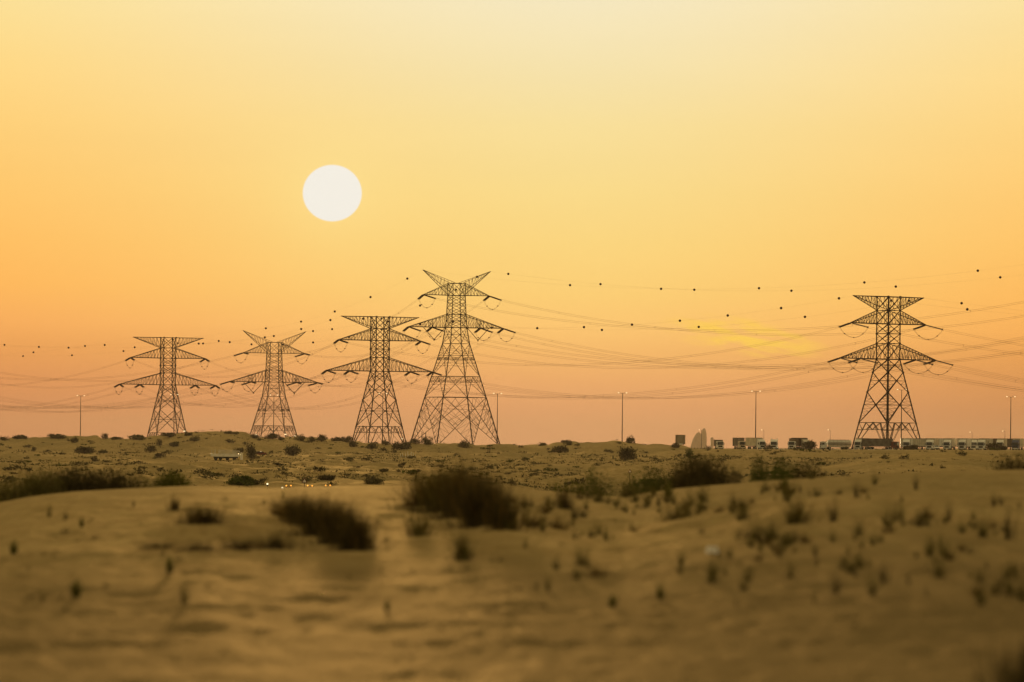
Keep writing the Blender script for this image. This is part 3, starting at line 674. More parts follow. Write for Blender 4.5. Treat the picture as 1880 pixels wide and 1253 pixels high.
# ---------------------------------------------------------------- trucks
def wheel_mesh():
    b = MB(); b.tube([(-.16, 0, 0), (-.14, 0, 0), (.14, 0, 0), (.16, 0, 0)], .5, 16, [.44, .5, .5, .44]); return b
WH = wheel_mesh().mesh('wheel', M['tyre']); hb = MB(); hb.tube([(-.18, 0, 0), (.18, 0, 0)], .22, 10); HUB = hb.mesh('hub', M['steelbright'])
def wheel(o, x, y):
    a = obj('wheel', WH, o, (x, y, .5)); obj('hub', HUB, a)
def truck(px, Y, yaw, label, cab='white', body='cream', kind='box', L=9.0, H_=3.95, high=True, z=None, lights=False, dark_front=False):
    """cab faces -y, the load bed runs to +y"""
    p = on(px, Y)
    o = thing('truck', (p.x, p.y, p.z if z is None else z), R(yaw), label, 'truck', 'trucks parked in a row beyond the dunes')
    ch_ = 3.45 if high else 2.75
    b = MB(); b.prism([(-1.15, .55), (-1.15, 1.45), (-1.02, 2.5), (-.85, 2.8), (.2, ch_), (.95, ch_), (1.0, .55)], 'x', -1.2, 1.2); c_ = b.build('cab', M[cab], o)
    b = MB(); b.add([(-1.08, -1.17, 1.5), (1.08, -1.17, 1.5), (1.02, -1.05, 2.46), (-1.02, -1.05, 2.46), (-1.08, -1.12, 1.5), (1.08, -1.12, 1.5), (1.02, -1.0, 2.46), (-1.02, -1.0, 2.46)],
                    [(0, 1, 2, 3), (7, 6, 5, 4), (0, 4, 5, 1), (1, 5, 6, 2), (2, 6, 7, 3), (3, 7, 4, 0)]); b.build('windscreen', M['glass'], c_)
    b = MB(); b.box((0, -1.17, 1.0), (1.5, .06, .62)); b.build('grille', M['dark'] if not dark_front else M['maroon'], c_)
    b = MB(); b.box((0, -1.2, .52), (2.4, .25, .36)); b.build('bumper', M[cab] if not high else M['white'], o)
    b = MB(); b.prism([(-1.42, 2.5), (-1.1, 2.62), (-1.08, 2.56), (-1.42, 2.44)], 'x', -1.05, 1.05); b.build('sun_visor', M['dark'], c_)
    for s in (-1, 1):
        b = MB(); b.box((s * .95, -1.33, .55), (.36, .04, .17)); b.build('headlight', M['glass'] if not lights else M['white_lamp'], o)
        b = MB(); b.box((s * 1.38, -.95, 1.95), (.16, .12, .62)); b.bar((s * 1.2, -.9, 2.25), (s * 1.38, -.95, 2.2), .05); b.build('mirror', M['dark'], c_)
        b = MB(); b.box((s * 1.205, -.35, 2.0), (.02, .8, .7)); b.build('side_window', M['glass'], c_)
    b = MB(); b.box((0, L / 2, .85), (.9, L + 1.2, .22)); b.build('chassis', M['dark'], o)
    for y in (-.2, 1.9) + (() if kind == 'rigid' else ()): [wheel(o, s * 1.0, y) for s in (-1, 1)]
    for y in (L - .6, L - 1.9): [wheel(o, s * 1.0, y) for s in (-1, 1)]
    if kind in ('box', 'rigid'):
        b = MB(); z0 = 1.15
        b.box((0, 1.25 + L / 2, (z0 + H_) / 2), (2.5, L, H_ - z0)); bx = b.build('cargo_box', M[body], o)
        b = MB()
        for x in (-1.24, 1.24):
            for y in (1.28, 1.22 + L): b.box((x, y, (z0 + H_) / 2), (.09, .12, H_ - z0 + .06))
        for y in (1.24, 1.26 + L): b.box((0, y, H_), (2.56, .1, .1)); b.box((0, y, z0), (2.56, .1, .1))
        for x in (-1.25, 1.25): b.box((x, 1.25 + L / 2, H_ + .005), (.1, L - .12, .09)); b.box((x, 1.25 + L / 2, z0), (.1, L - .12, .12))
        b.build('box_frame', M['dark'] if body in ('greybox', 'brownbox') else M['panel'], bx)
        b = MB()
        for s in (-1, 1):
            for k in range(int(L / .6)): b.box((s * 1.262, 1.6 + k * .6, (z0 + H_) / 2), (.02, .06, H_ - z0 - .2))
        b.build('side_rib', M[body], bx)
    elif kind == 'tank':
        b = MB(); ys = [1.2, 1.3, 1.5, 1.2 + L - .3, 1.2 + L - .1, 1.2 + L]
        n = 20; vs = []
        for y, q in zip(ys, (.6, .85, 1, 1, .85, .6)):
            vs += [(1.22 * q * math.cos(6.2832 * i / n), y, 2.35 + .98 * q * math.sin(6.2832 * i / n)) for i in range(n)]
        b.add(vs, [(i * n + j, (i + 1) * n + j, (i + 1) * n + (j + 1) % n, i * n + (j + 1) % n) for i in range(5) for j in range(n)] + [tuple(range(n)), tuple(range(5 * n, 6 * n))[::-1]])
        tk = b.build('tank', M['steelbright'], o)
        b = MB()
        for k in range(6): b.tube([(1.3 * math.cos(t_), 2.0 + k * L / 6.3, 2.35 + 1.06 * math.sin(t_)) for t_ in np.linspace(0, 6.28, 21)], .035, 4)
        b.build('tank_band', M['panel'], tk)
        b = MB()
        for s in (-1, 1): b.box((s * 1.235, 1.2 + L / 2, 2.35), (.05, L * .86, .16))
        b.build('stripe', M['maroon'], tk)
        b = MB(); b.box((0, 1.2 + L / 2, 3.42), (.7, L * .8, .06)); [b.bar((.4, 2 + i * L / 6.5, 3.3), (.4, 2 + i * L / 6.5, 3.75), .05) for i in range(6)]; b.build('walkway', M['dark'], tk)
        b = MB(); b.box((0, 1.2 + L / 2, 1.1), (2.3, L * .9, .5)); b.build('skirt', M['cream'], o)
    elif kind == 'tractor':
        for s in (-1, 1):
            b = MB(); b.tube([(s * 1.05, 1.2, .8), (s * 1.05, 1.2, 4.0)], .09, 8); b.build('exhaust_stack', M['steelbright'], o)
        b = MB(); b.box((0, 2.3, 1.25), (1.4, 1.4, .2)); b.build('fifth_wheel', M['dark'], o)
    return o
TR = [
    (1323.5, 2020, 8, 'small dark-fronted truck parked alone, leftmost of the truck row', dict(cab='white', body='greybox', kind='rigid', L=4.0, H_=3.3, high=False)),
    (1364, 1985, 14, 'box truck with dark cab front and dark box edge, second from left', dict(cab='cream', body='greybox', kind='rigid', L=6.0, H_=3.95, high=False)),
    (1399, 1975, 25, 'truck with long pale box, cab at its right end, beside the tall lamp mast', dict(cab='white', body='cream', kind='box', L=8.0, H_=3.95)),
    (1423, 1985, -8, 'truck tractor without trailer, twin exhaust stacks above its cab', dict(cab='white', kind='tractor', L=4.0, high=True)),
    (1456, 1990, -14, 'white-cabbed box truck just left of the bush by the tanker', dict(cab='white', body='brownbox', kind='rigid', L=6.5, H_=3.8, high=False)),
    (1481, 1995, 22, 'truck with dark-topped box half hidden behind the bush', dict(cab='cream', body='brownbox', kind='box', L=8.0, H_=4.0)),
    (1514, 1975, -82, 'long pale tanker truck with a dark stripe, seen side-on', dict(cab='white', kind='tank', L=8.6, high=False)),
    (1578, 1970, -20, 'white high-cabbed truck between the tanker and the grey trailer', dict(cab='white', body='cream', kind='box', L=7.5, H_=3.9)),
    (1645, 1965, 66, 'dark red truck pulling a long dark grey trailer', dict(cab='maroon', body='greybox', kind='box', L=10.5, H_=3.75, high=False)),
    (1666, 1985, -10, 'white truck cab just right of the dark red truck', dict(cab='white', body='white', kind='box', L=8.0, H_=3.95)),
    (1709, 1965, -16, 'white truck directly behind the small white car', dict(cab='white', body='cream', kind='box', L=8.5, H_=3.95)),
    (1741, 1965, -16, 'white truck, first right of the small white car', dict(cab='white', body='cream', kind='box', L=8.5, H_=3.95)),
    (1768.5, 1968, -16, 'white truck, second right of the small white car', dict(cab='white', body='white', kind='box', L=8.5, H_=3.95)),
    (1789.5, 1985, -10, 'white truck tucked close behind its right-hand neighbour', dict(cab='white', body='cream', kind='box', L=8.5, H_=3.9)),
    (1804, 1962, -20, 'white truck overlapping the one on its left, left of the dark bush', dict(cab='white', body='cream', kind='box', L=9.0, H_=3.95)),
    (1838, 1975, -12, 'white truck half hidden by the dark bush at the right', dict(cab='white', body='cream', kind='box', L=8.5, H_=3.95)),
    (1866.5, 1968, -14, 'dark blue truck with a pale box at the right edge', dict(cab='blue', body='cream', kind='box', L=9.0, H_=3.95)),
    (1905, 1968, -14, 'white truck cut off by the right edge, past the dark blue one', dict(cab='white', body='cream', kind='box', L=9.0, H_=3.95)),
]
for px, Y, yaw, lb, kw in TR: truck(px, Y, yaw, lb, **kw)
# parked trailers standing in a second row behind the trucks
for i, (px, bd, lb) in enumerate(((1682, 'cream', 'pale trailer side-on behind the right leg of the pylon'),
                                  (1726, 'white', 'pale trailer side-on behind the small white car'), (1786, 'cream', 'pale trailer side-on behind the middle of the right-hand trucks'), (1846, 'brownbox', 'brown trailer side-on behind the dark bush and blue truck'))):
    p = on(px, 2020); o = thing('trailer', p, R(88 + (i % 3) * 2), lb, 'trailer', 'trailers parked side-on in the second row')
    L = 10.4
    b = MB(); b.box((0, 0, 2.6), (2.5, L, 2.75)); bx = b.build('cargo_box', M[bd], o)
    b = MB(); [b.box((-1.26, -L / 2 + .5 + k * .8, 2.6), (.03, .07, 2.7)) for k in range(12)]; b.build('side_rib', M['panel'], bx)
    b = MB(); b.box((0, 0, 3.99), (2.56, L + .06, .08)); b.build('roof_edge', M['dark'], bx)
    b = MB(); b.box((0, 0, 1.1), (1.0, L, .25)); b.build('chassis', M['dark'], o)
    for y in (2.6, 3.8): [wheel(o, s * 1.0, y) for s in (-1, 1)]
    for s in (-1, 1):
        b = MB(); b.bar((s * .8, -3.4, 0), (s * .8, -3.4, 1.1), .12); b.build('landing_leg', M['dark'], o)
b = MB(); xs = np.linspace(82, 256, 30)
for ya, yb in ((1925, 2070),): b.add([(x, y, EYE - .35 + x * .0075 + .006) for y in (ya, yb) for x in xs], [(i, i + 1, 31 + i, 30 + i) for i in range(29)])
tag(b.build('truck_yard', mat('dusty_asphalt', (.075, .062, .045), .95, var=.3, scale=.15)), kind='structure')
# ---------------------------------------------------------------- cars
def car(px, Y, yaw, mt, label, z=None):
    p = on(px, Y); o = thing('car', p, R(yaw), label, 'car')
    b = MB(); b.prism([(-2.2, .35), (-2.25, .75), (-1.3, .95), (-.55, 1.42), (.85, 1.45), (1.6, 1.0), (2.2, .95), (2.25, .4)], 'x', -.86, .86); bd = b.build('body', M[mt], o)
    b = MB(); b.prism([(-1.12, .98), (-.5, 1.37), (.8, 1.40), (1.42, 1.0)], 'x', -.875, .875); b.build('side_window', M['glass'], bd)
    b = MB(); b.add([(-.75, -1.3, .98), (.75, -1.3, .98), (.68, -.6, 1.42), (-.68, -.6, 1.42), (-.75, -1.26, .96), (.75, -1.26, .96), (.68, -.56, 1.40), (-.68, -.56, 1.40)], [(0, 1, 2, 3), (7, 6, 5, 4), (0, 4, 5, 1), (1, 5, 6, 2), (2, 6, 7, 3), (3, 7, 4, 0)]); b.build('windscreen', M['glass'], bd)
    for s in (-1, 1):
        b = MB(); b.box((s * .62, -2.25, .66), (.34, .05, .16)); b.build('headlight', M['steelbright'], o)
        for y in (-1.35, 1.35):
            b = MB(); b.tube([(s * .72, y, .33), (s * .9, y, .33)], .33, 12); b.build('wheel', M['tyre'], o)
    b = MB(); b.box((0, -2.27, .45), (1.6, .08, .2)); b.build('bumper', M['dark'], o)
car(1720.5, 1940, 6, 'white', 'small white car parked in front of the white trucks')
car(477.5, 1738, -76, 'red', 'dark red car parked on the sand beside the white post')
# ---------------------------------------------------------------- flatbed trailer on the left dune
p = hit(413, 846, 900); o = thing('flatbed_trailer', p, R(2), 'white flatbed trailer with rails parked on the sand by the big dark bush', 'trailer')
b = MB(); b.box((0, 0, 1.3), (7.2, 2.4, .7)); dk_ = b.build('bed', M['white'], o)
b = MB(); b.box((-2.95, -1.24, 1.3), (1.0, .06, .66)); b.build('tool_box', M['white'], dk_)
b = MB(); [b.box((.6, 1.1, 1.75 + k * .28), (4.6, .06, .16)) for k in range(4)]; [b.box((x, 1.14, 2.1), (.08, .05, 1.1)) for x in (-1.6, -.2, 1.2, 2.8)]; b.build('side_panel', M['cream'], o)
b = MB()
for x in (-3.4, -2.55, -2.5, 2.0, 2.3, 2.7, 3.0): b.bar((x, -1.1, 1.5), (x, -1.1, 2.7 if x < 0 else 2.4), .07 if x != -2.5 else .14)
for z in (1.9, 2.4): b.bar((-3.4, -1.1, z), (-2.5, -1.1, z), .05); b.bar((2.0, -1.1, z - .1), (3.0, -1.1, z - .1), .05)
b.bar((-2.5, -1.1, 1.64), (2.0, -1.1, 1.64), .05)
b.build('rail', M['white'], o)
b = MB(); b.tube([(3.3 + .45 * math.sin(t_), -1.0, 1.9 + .55 * math.cos(t_)) for t_ in np.linspace(-.6, 3.4, 10)], .09, 6); b.bar((3.5, -1, 1.4), (4.3, -1, 1.0), .22); b.bar((4.3, -1, 1.0), (4.5, -1, 1.5), .12); b.build('drawbar', M['white'], o)
b = MB(); b.box((0.2, 0, .75), (6.2, 1.2, .35)); b.build('chassis', M['dark'], o)
for x in (-2.3, -1.1, .6, 2.4):
    for y in (-1, 1):
        b = MB(); b.tube([(x, y - .12, .45), (x, y + .12, .45)], .45, 14); b.build('wheel', M['tyre'], o)
p = hit(443.5, 847, 900); o = thing('marker_post', p, 0, 'short white capped post between the flatbed trailer and the red car', 'post')
b = MB(); b.tube([(0, 0, 0), (0, 0, 1.3)], .28, 12); b.build('post', M['white'], o); b = MB(); b.tube([(0, 0, 1.3), (0, 0, 1.42)], .34, 12); b.build('cap', M['white'], o)
# ---------------------------------------------------------------- hoarding seen from behind, and a cabinet
q = at(1249, 816, 2250); g0 = gz(q.x, q.y); tpz = at(1249, 799, 2250).z
o = thing('billboard', (q.x, q.y, g0), R(-6), 'back of a square billboard on posts, standing alone left of the trucks', 'billboard')
b = MB(); b.box((0, 0, (q.z + tpz) / 2 - g0), (3.9, .14, tpz - q.z)); bd = b.build('panel', M['panel'], o)
b = MB()
for x in (-1.9, 1.9): b.box((x, -.03, (q.z + tpz) / 2 - g0), (.12, .26, tpz - q.z + .1))
for z in (q.z - g0, tpz - g0): b.box((0, -.03, z), (3.7, .26, .12))
b.build('frame', M['brownbox'], bd)
for x in (-1.35, 1.15):
    b = MB(); b.box((x, -.17, (tpz - g0) / 2 - .4), (.22, .18, tpz - g0 + .7)); b.build('post', M['brownbox'], o)
p = on(1252, 2180); p.z = at(1252, 823, 2180).z; o = thing('utility_cabinet', p, 0, 'small white cabinet at the foot of the billboard', 'cabinet')
b = MB(); b.box((0, 0, .75), (1.1, .7, 1.5)); b.build('housing', M['white'], o); b = MB(); b.prism([(-.45, 1.5), (.45, 1.5), (0, 1.68)], 'x', -.6, .6); b.build('roof', M['white'], o); b = MB(); b.box((.02, -.36, .75), (.9, .03, 1.2)); b.build('door', M['cream'], o)
# ---------------------------------------------------------------- far sail-shaped tower and its faint neighbour
def ogive(w_, h_, d_, n=18, lean=0.):
    b = MB(); vs = []; k = 12
    for i in range(n + 1):
        t_ = i / n; q = math.sqrt(max(0, 1 - t_ ** 2.1)); 
        for j in range(k):
            a_ = 6.2832 * j / k; vs.append((w_ / 2 * q * math.cos(a_) + lean * t_, d_ / 2 * q * math.sin(a_), h_ * t_))
    b.add(vs, [(i * k + j, i * k + (j + 1) % k, (i + 1) * k + (j + 1) % k, (i + 1) * k + j) for i in range(n) for j in range(k)]); return b
q = at(1284, 824, 15000); q2 = at(1284, 786, 15000)
o = thing('sail_tower', (q.x, q.y, q.z), 0, 'pale sail-shaped tower, almost lost in the haze behind a short lamp', 'tower')
h_ = q2.z - q.z; ogive(21, h_, 18, lean=4).build('right_shell', M['far'], o, (8, 0, 0)); ogive(27, h_ * .80, 18, lean=9).build('left_shell', M['far'], o, (-11, -4, 0))
q = at(1307, 824, 16500); q2 = at(1307, 804, 16500); o = thing('faint_tower', tuple(q), 0, 'very faint slim tower in the haze, right of the sail-shaped tower', 'tower')
b = MB(); b.box((0, 0, (q2.z - q.z) / 2), (9, 9, q2.z - q.z)); b.build('shaft', M['far'], o); b = MB(); b.box((0, 0, q2.z - q.z + .8), (3, 3, 1.6)); b.build('crown', M['far'], o)
# ---------------------------------------------------------------- small roadside things
p = on(780, 2260); p.z = at(780, 815, 2260).z; o = thing('transformer_pole', p, R(10), 'short H-shaped transformer pole at the left foot of the tallest pylon', 'utility pole')
for x in (-.75, .75):
    b = MB(); b.tube([(x, 0, -1.5), (x, 0, 4.4)], .16, 8); b.build('pole', M['pole'], o)
b = MB(); b.box((0, 0, 2.6), (2.6, .2, .22)); b.build('crossbar', M['pole'], o); b = MB(); b.box((0, -.3, 1.7), (1.0, .6, .9)); b.box((.9, 0, 2.95), (.2, .2, .5)); b.build('transformer', M['dark'], o)
for px, lb in ((898, 'left one of two short dark posts in the open below the tallest pylon'), (901.5, 'right one of two short dark posts in the open below the tallest pylon')):
    p = on(px, 1800); p.z = at(px, 829, 1800).z; o = thing('short_post', p, 0, lb, 'post')
    b = MB(); b.tube([(0, 0, -.8), (0, 0, 1.5)], .13, 8); b.build('post', M['twig'], o); b = MB(); b.tube([(0, 0, 1.5), (0, 0, 1.62)], .18, 8); b.build('cap', M['twig'], o)
rr_ = random.Random(3)
for i in range(9):
    px = (738, 742, 747, 751, 753, 756, 758, 761, 765)[i]; p = on(px, 1500 + rr_.uniform(-8, 8))
    b = MB(); hh = rr_.uniform(.7, 1.3); b.tube([(0, 0, -.2), (rr_.uniform(-.1, .1), 0, hh)], .07, 6); o = b.build('marker_stake', M['white'], None, p)
    tag(o, 'thin pale stake in the loose cluster on open ground left of centre', 'stake', 'thin pale stakes')
def sign(px, py, Y, s, label):
    q = at(px, py, Y); g0 = gz(q.x, q.y); hgt = max(.9, q.z - g0)
    o = thing('warning_sign', (q.x, q.y, q.z - hgt), R(8), label, 'road sign')
    b = MB(); b.prism([(-s, 0), (s, 0), (0, s * 1.75)], 'y', -.02, .02); 
    for v in range(len(b.v)): b.v[v] = (b.v[v][0], b.v[v][1], b.v[v][2] + hgt)
    pl = b.build('plate', M['maroon'], o)
    b = MB(); b.prism([(-s * .62, s * .2), (s * .62, s * .2), (0, s * 1.25)], 'y', -.035, -.022)
    for v in range(len(b.v)): b.v[v] = (b.v[v][0], b.v[v][1], b.v[v][2] + hgt)
    b.build('face', M['white'], pl)
    b = MB(); b.tube([(0, .06, -.3), (0, .06, hgt + s)], .035, 6); b.build('post', M['pole'], o)
sign(1156.5, 868, 700, .26, 'small triangular road sign in front of the smooth sand mound')
sign(559, 887, 480, .26, 'triangular road sign just above the row of amber lamps')
def hazard(px, py, Y, mt, label, pair, name, cat, group):
    q = at(px, py, Y); g0 = gz(q.x, q.y)
    o = thing(name, (q.x, q.y, min(g0, q.z - .5)), 0, label, cat, group); hz_ = q.z - o.location.z
    b = MB(); b.tube([(0, 0, 0), (0, 0, hz_ - .02)], .04, 6); b.build('post', M['pole'], o)
    b = MB(); b.box((0, .05, hz_ - .08), (.5 if pair else .14, .05, .1)); b.build('bracket', M['pole'], o)
    for x in ((-.17, .17) if pair else (0,)): sph(.036 if pair else .05, 8, 6, (x, -.03, hz_), (1.3, 1, 1)).build('lamp', M[mt], o)
for px, py, lb in ((530, 892, 'leftmost of the three lit amber road lamps'), (569, 892, 'middle one of the three lit amber road lamps'), (602, 891.5, 'rightmost of the three lit amber road lamps')):
    hazard(px, py, 430, 'amber', lb, True, 'hazard_lamp', 'road lamp', 'amber road lamps')
for px, py, lb in ((491, 889, 'small white road light farther left, above the other'), (518.5, 895.5, 'small white road light close to the leftmost amber lamp')):
    hazard(px, py, 430, 'white_lamp', lb, False, 'white_road_light', 'road lamp', 'white road lights')
for px, py, lb in ((470, 799, 'bright low lamp left of the foot of the smaller horned pylon'), (497, 797, 'bright low lamp under the left of the smaller horned pylon'), (524, 798, 'bright low lamp under the right of the smaller horned pylon'), (541, 801, 'bright low lamp by the right foot of the smaller horned pylon'),
                   (338.5, 792, 'bright low lamp by the right foot of the leftmost pylon'), (739, 806, 'bright low lamp at the right foot of the middle flat-topped pylon')):
    q = at(px, py, 2600); g0 = gz(q.x, q.y); o = thing('flood_lamp', (q.x, q.y, g0), 0, lb, 'lamp', 'bright low lamps behind the dune'); hh = max(.5, q.z - g0)
    b = MB(); b.tube([(0, 0, 0), (0, 0, hh)], .09, 6); b.build('post', M['pole'], o); b = MB(); b.box((0, -.1, hh), (.9, .25, .4)); b.build('lamp', M['lamp'], o)
# crumpled white litter on the near dune
p = hit(1308, 1022); p.z += .012; b = MB(); rl = random.Random(8); n = 12
for k in range(3):
    vs = []; 
    for j in range(n): vs.append((.085 * (1 - .2 * k) * math.cos(6.2832 * j / n) * rl.uniform(.8, 1.2), .04 * math.sin(6.2832 * j / n), .01 + .035 * k + rl.uniform(0, .018)))
    b.add(vs, [tuple(range(n))])
    if k: b.f += [((k - 1) * n + j, (k - 1) * n + (j + 1) % n, k * n + (j + 1) % n, k * n + j) for j in range(n)]
M['litter'] = mat('white_plastic', (.88, .86, .84), .5, var=.05)
o = b.build('litter', M['litter'], None, p); tag(o, 'crumpled white piece of litter lying on the near sand', 'litter')
# ---------------------------------------------------------------- vegetation
rng = np.random.default_rng(7)
def np_mesh(name, V, k, mt):
    """faces of k corners each, from an array of corners"""
    n = len(V) // k; me = bpy.data.meshes.new(name); me.vertices.add(len(V)); me.vertices.foreach_set('co', V.astype(np.float32).ravel())
    me.loops.add(n * k); me.loops.foreach_set('vertex_index', np.arange(n * k, dtype=np.int32)); me.polygons.add(n)
    me.polygons.foreach_set('loop_start', np.arange(0, n * k, k, dtype=np.int32)); me.polygons.foreach_set('loop_total', np.full(n, k, np.int32)); me.update(calc_edges=True)
    me.materials.append(mt); return me
def leaves(P, s, up_bias=0.0):
    """one small pointed leaf at each point"""
    n = len(P); d = rng.normal(size=(n, 3)); d[:, 2] = np.abs(d[:, 2]) * (1 + up_bias) ; d /= np.linalg.norm(d, axis=1)[:, None]
    e = np.cross(d, rng.normal(size=(n, 3))); e /= np.linalg.norm(e, axis=1)[:, None]
    L = (s * rng.uniform(.6, 1.4, n))[:, None] if np.isscalar(s) else (s * rng.uniform(.6, 1.4, n))[:, None]
    return np.stack([P, P + d * L * .5 + e * L * .28, P + d * L, P + d * L * .5 - e * L * .28], 1).reshape(-1, 3)
def crown_pts(n, w_, h_, lobes):
    C = rng.uniform(-1, 1, (lobes, 3)) * [w_ * .30, w_ * .28, 0]; hh = rng.uniform(.18, .66, lobes) * h_; C[:, 2] = hh * .8
    C[:, 2] *= 1 - .5 * (np.hypot(C[:, 0], C[:, 1]) / (w_ * .45)) ** 2
    rad_ = rng.uniform(.12, .27, lobes) * w_; i = rng.integers(0, lobes, n)
    d = rng.normal(size=(n, 3)); d /= np.linalg.norm(d, axis=1)[:, None]; q = rng.uniform(.25, 1.08, n) ** .6
    C[:, 2] = np.maximum(C[:, 2], .12 * h_); P = C[i] + d * (q * rad_[i])[:, None] * np.array([1, 1, 1]) * np.stack([np.ones(n), np.ones(n), h_ / w_ * 1.55 * np.ones(n)], 1)
    return P[P[:, 2] > 0.0]
def crown_mesh(n, w_, h_, lobes, leaf, mt, name='foliage'):
    return np_mesh(name, leaves(crown_pts(n, w_, h_, lobes), leaf, .4), 4, mt)
def stem_mesh(w_, h_, n, r=.03):
    b = MB()
    for i in range(n):
        a_ = 6.2832 * i / n + rng.uniform(-.3, .3); q = rng.uniform(.15, .38) * w_
        b.tube([(0, 0, -.1), (q * .4 * math.cos(a_), q * .4 * math.sin(a_), h_ * .35), (q * math.cos(a_), q * math.sin(a_), h_ * rng.uniform(.6, .9))], r, 5, [r * 1.3, r, r * .4])
    return b.mesh('stem', M['twig'])
def blades(n, w_, h_, bw, spread=.35, curve=.5, seg=3, dome=.45):
    """upright curved blades fanning out from a small soft-edged base"""
    a_ = rng.uniform(0, 6.2832, n); rb_ = np.abs(rng.normal(0, .5, n)) * w_ * .5 * spread
    B = np.stack([rb_ * np.cos(a_), rb_ * np.sin(a_), -.015 - .02 * rng.uniform(0, 1, n)], 1)
    lean = rng.uniform(0, 1, n) ** .8; ln = rng.uniform(.25, 1.0, n) ** .75 * h_ * (1 - dome * lean ** 2)
    a2 = a_ + rng.normal(0, .5, n); out = lean * (w_ * .5 * (1 - .5 * spread))
    sd_ = np.stack([-np.sin(a2 + 1.2 * rng.normal(size=n)), np.cos(a2), np.zeros(n)], 1) * bw * rng.uniform(.6, 1.3, n)[:, None]
    fs = []
    def pt(t_): return B + np.stack([np.cos(a2) * out * t_ ** (1 + curve), np.sin(a2) * out * t_ ** (1 + curve), ln * (t_ - .12 * t_ ** 3)], 1)
    for k in range(seg):
        t0, t1 = k / seg, (k + 1) / seg; w0, w1 = 1 - t0 * .8, 1 - t1 * .8
        fs.append(np.stack([pt(t0) - sd_ * w0, pt(t0) + sd_ * w0, pt(t1) + sd_ * w1, pt(t1) - sd_ * w1], 1).reshape(-1, 3))
    return np.concatenate(fs)
def shrub(name, base, w_, h_, mt, label, n=420, lobes=6, leaf=None, group=None, cat='shrub', stems=5):
    o = thing(name, base, rng.uniform(0, 6), label, cat, group)
    obj('foliage', crown_mesh(int(n * 1.6), w_ * 1.15, h_ * 1.1, lobes, leaf or max(.06, w_ * .085), M[mt]), o); obj('stem', stem_mesh(w_, h_, stems, max(.02, w_ * .012)), o); return o
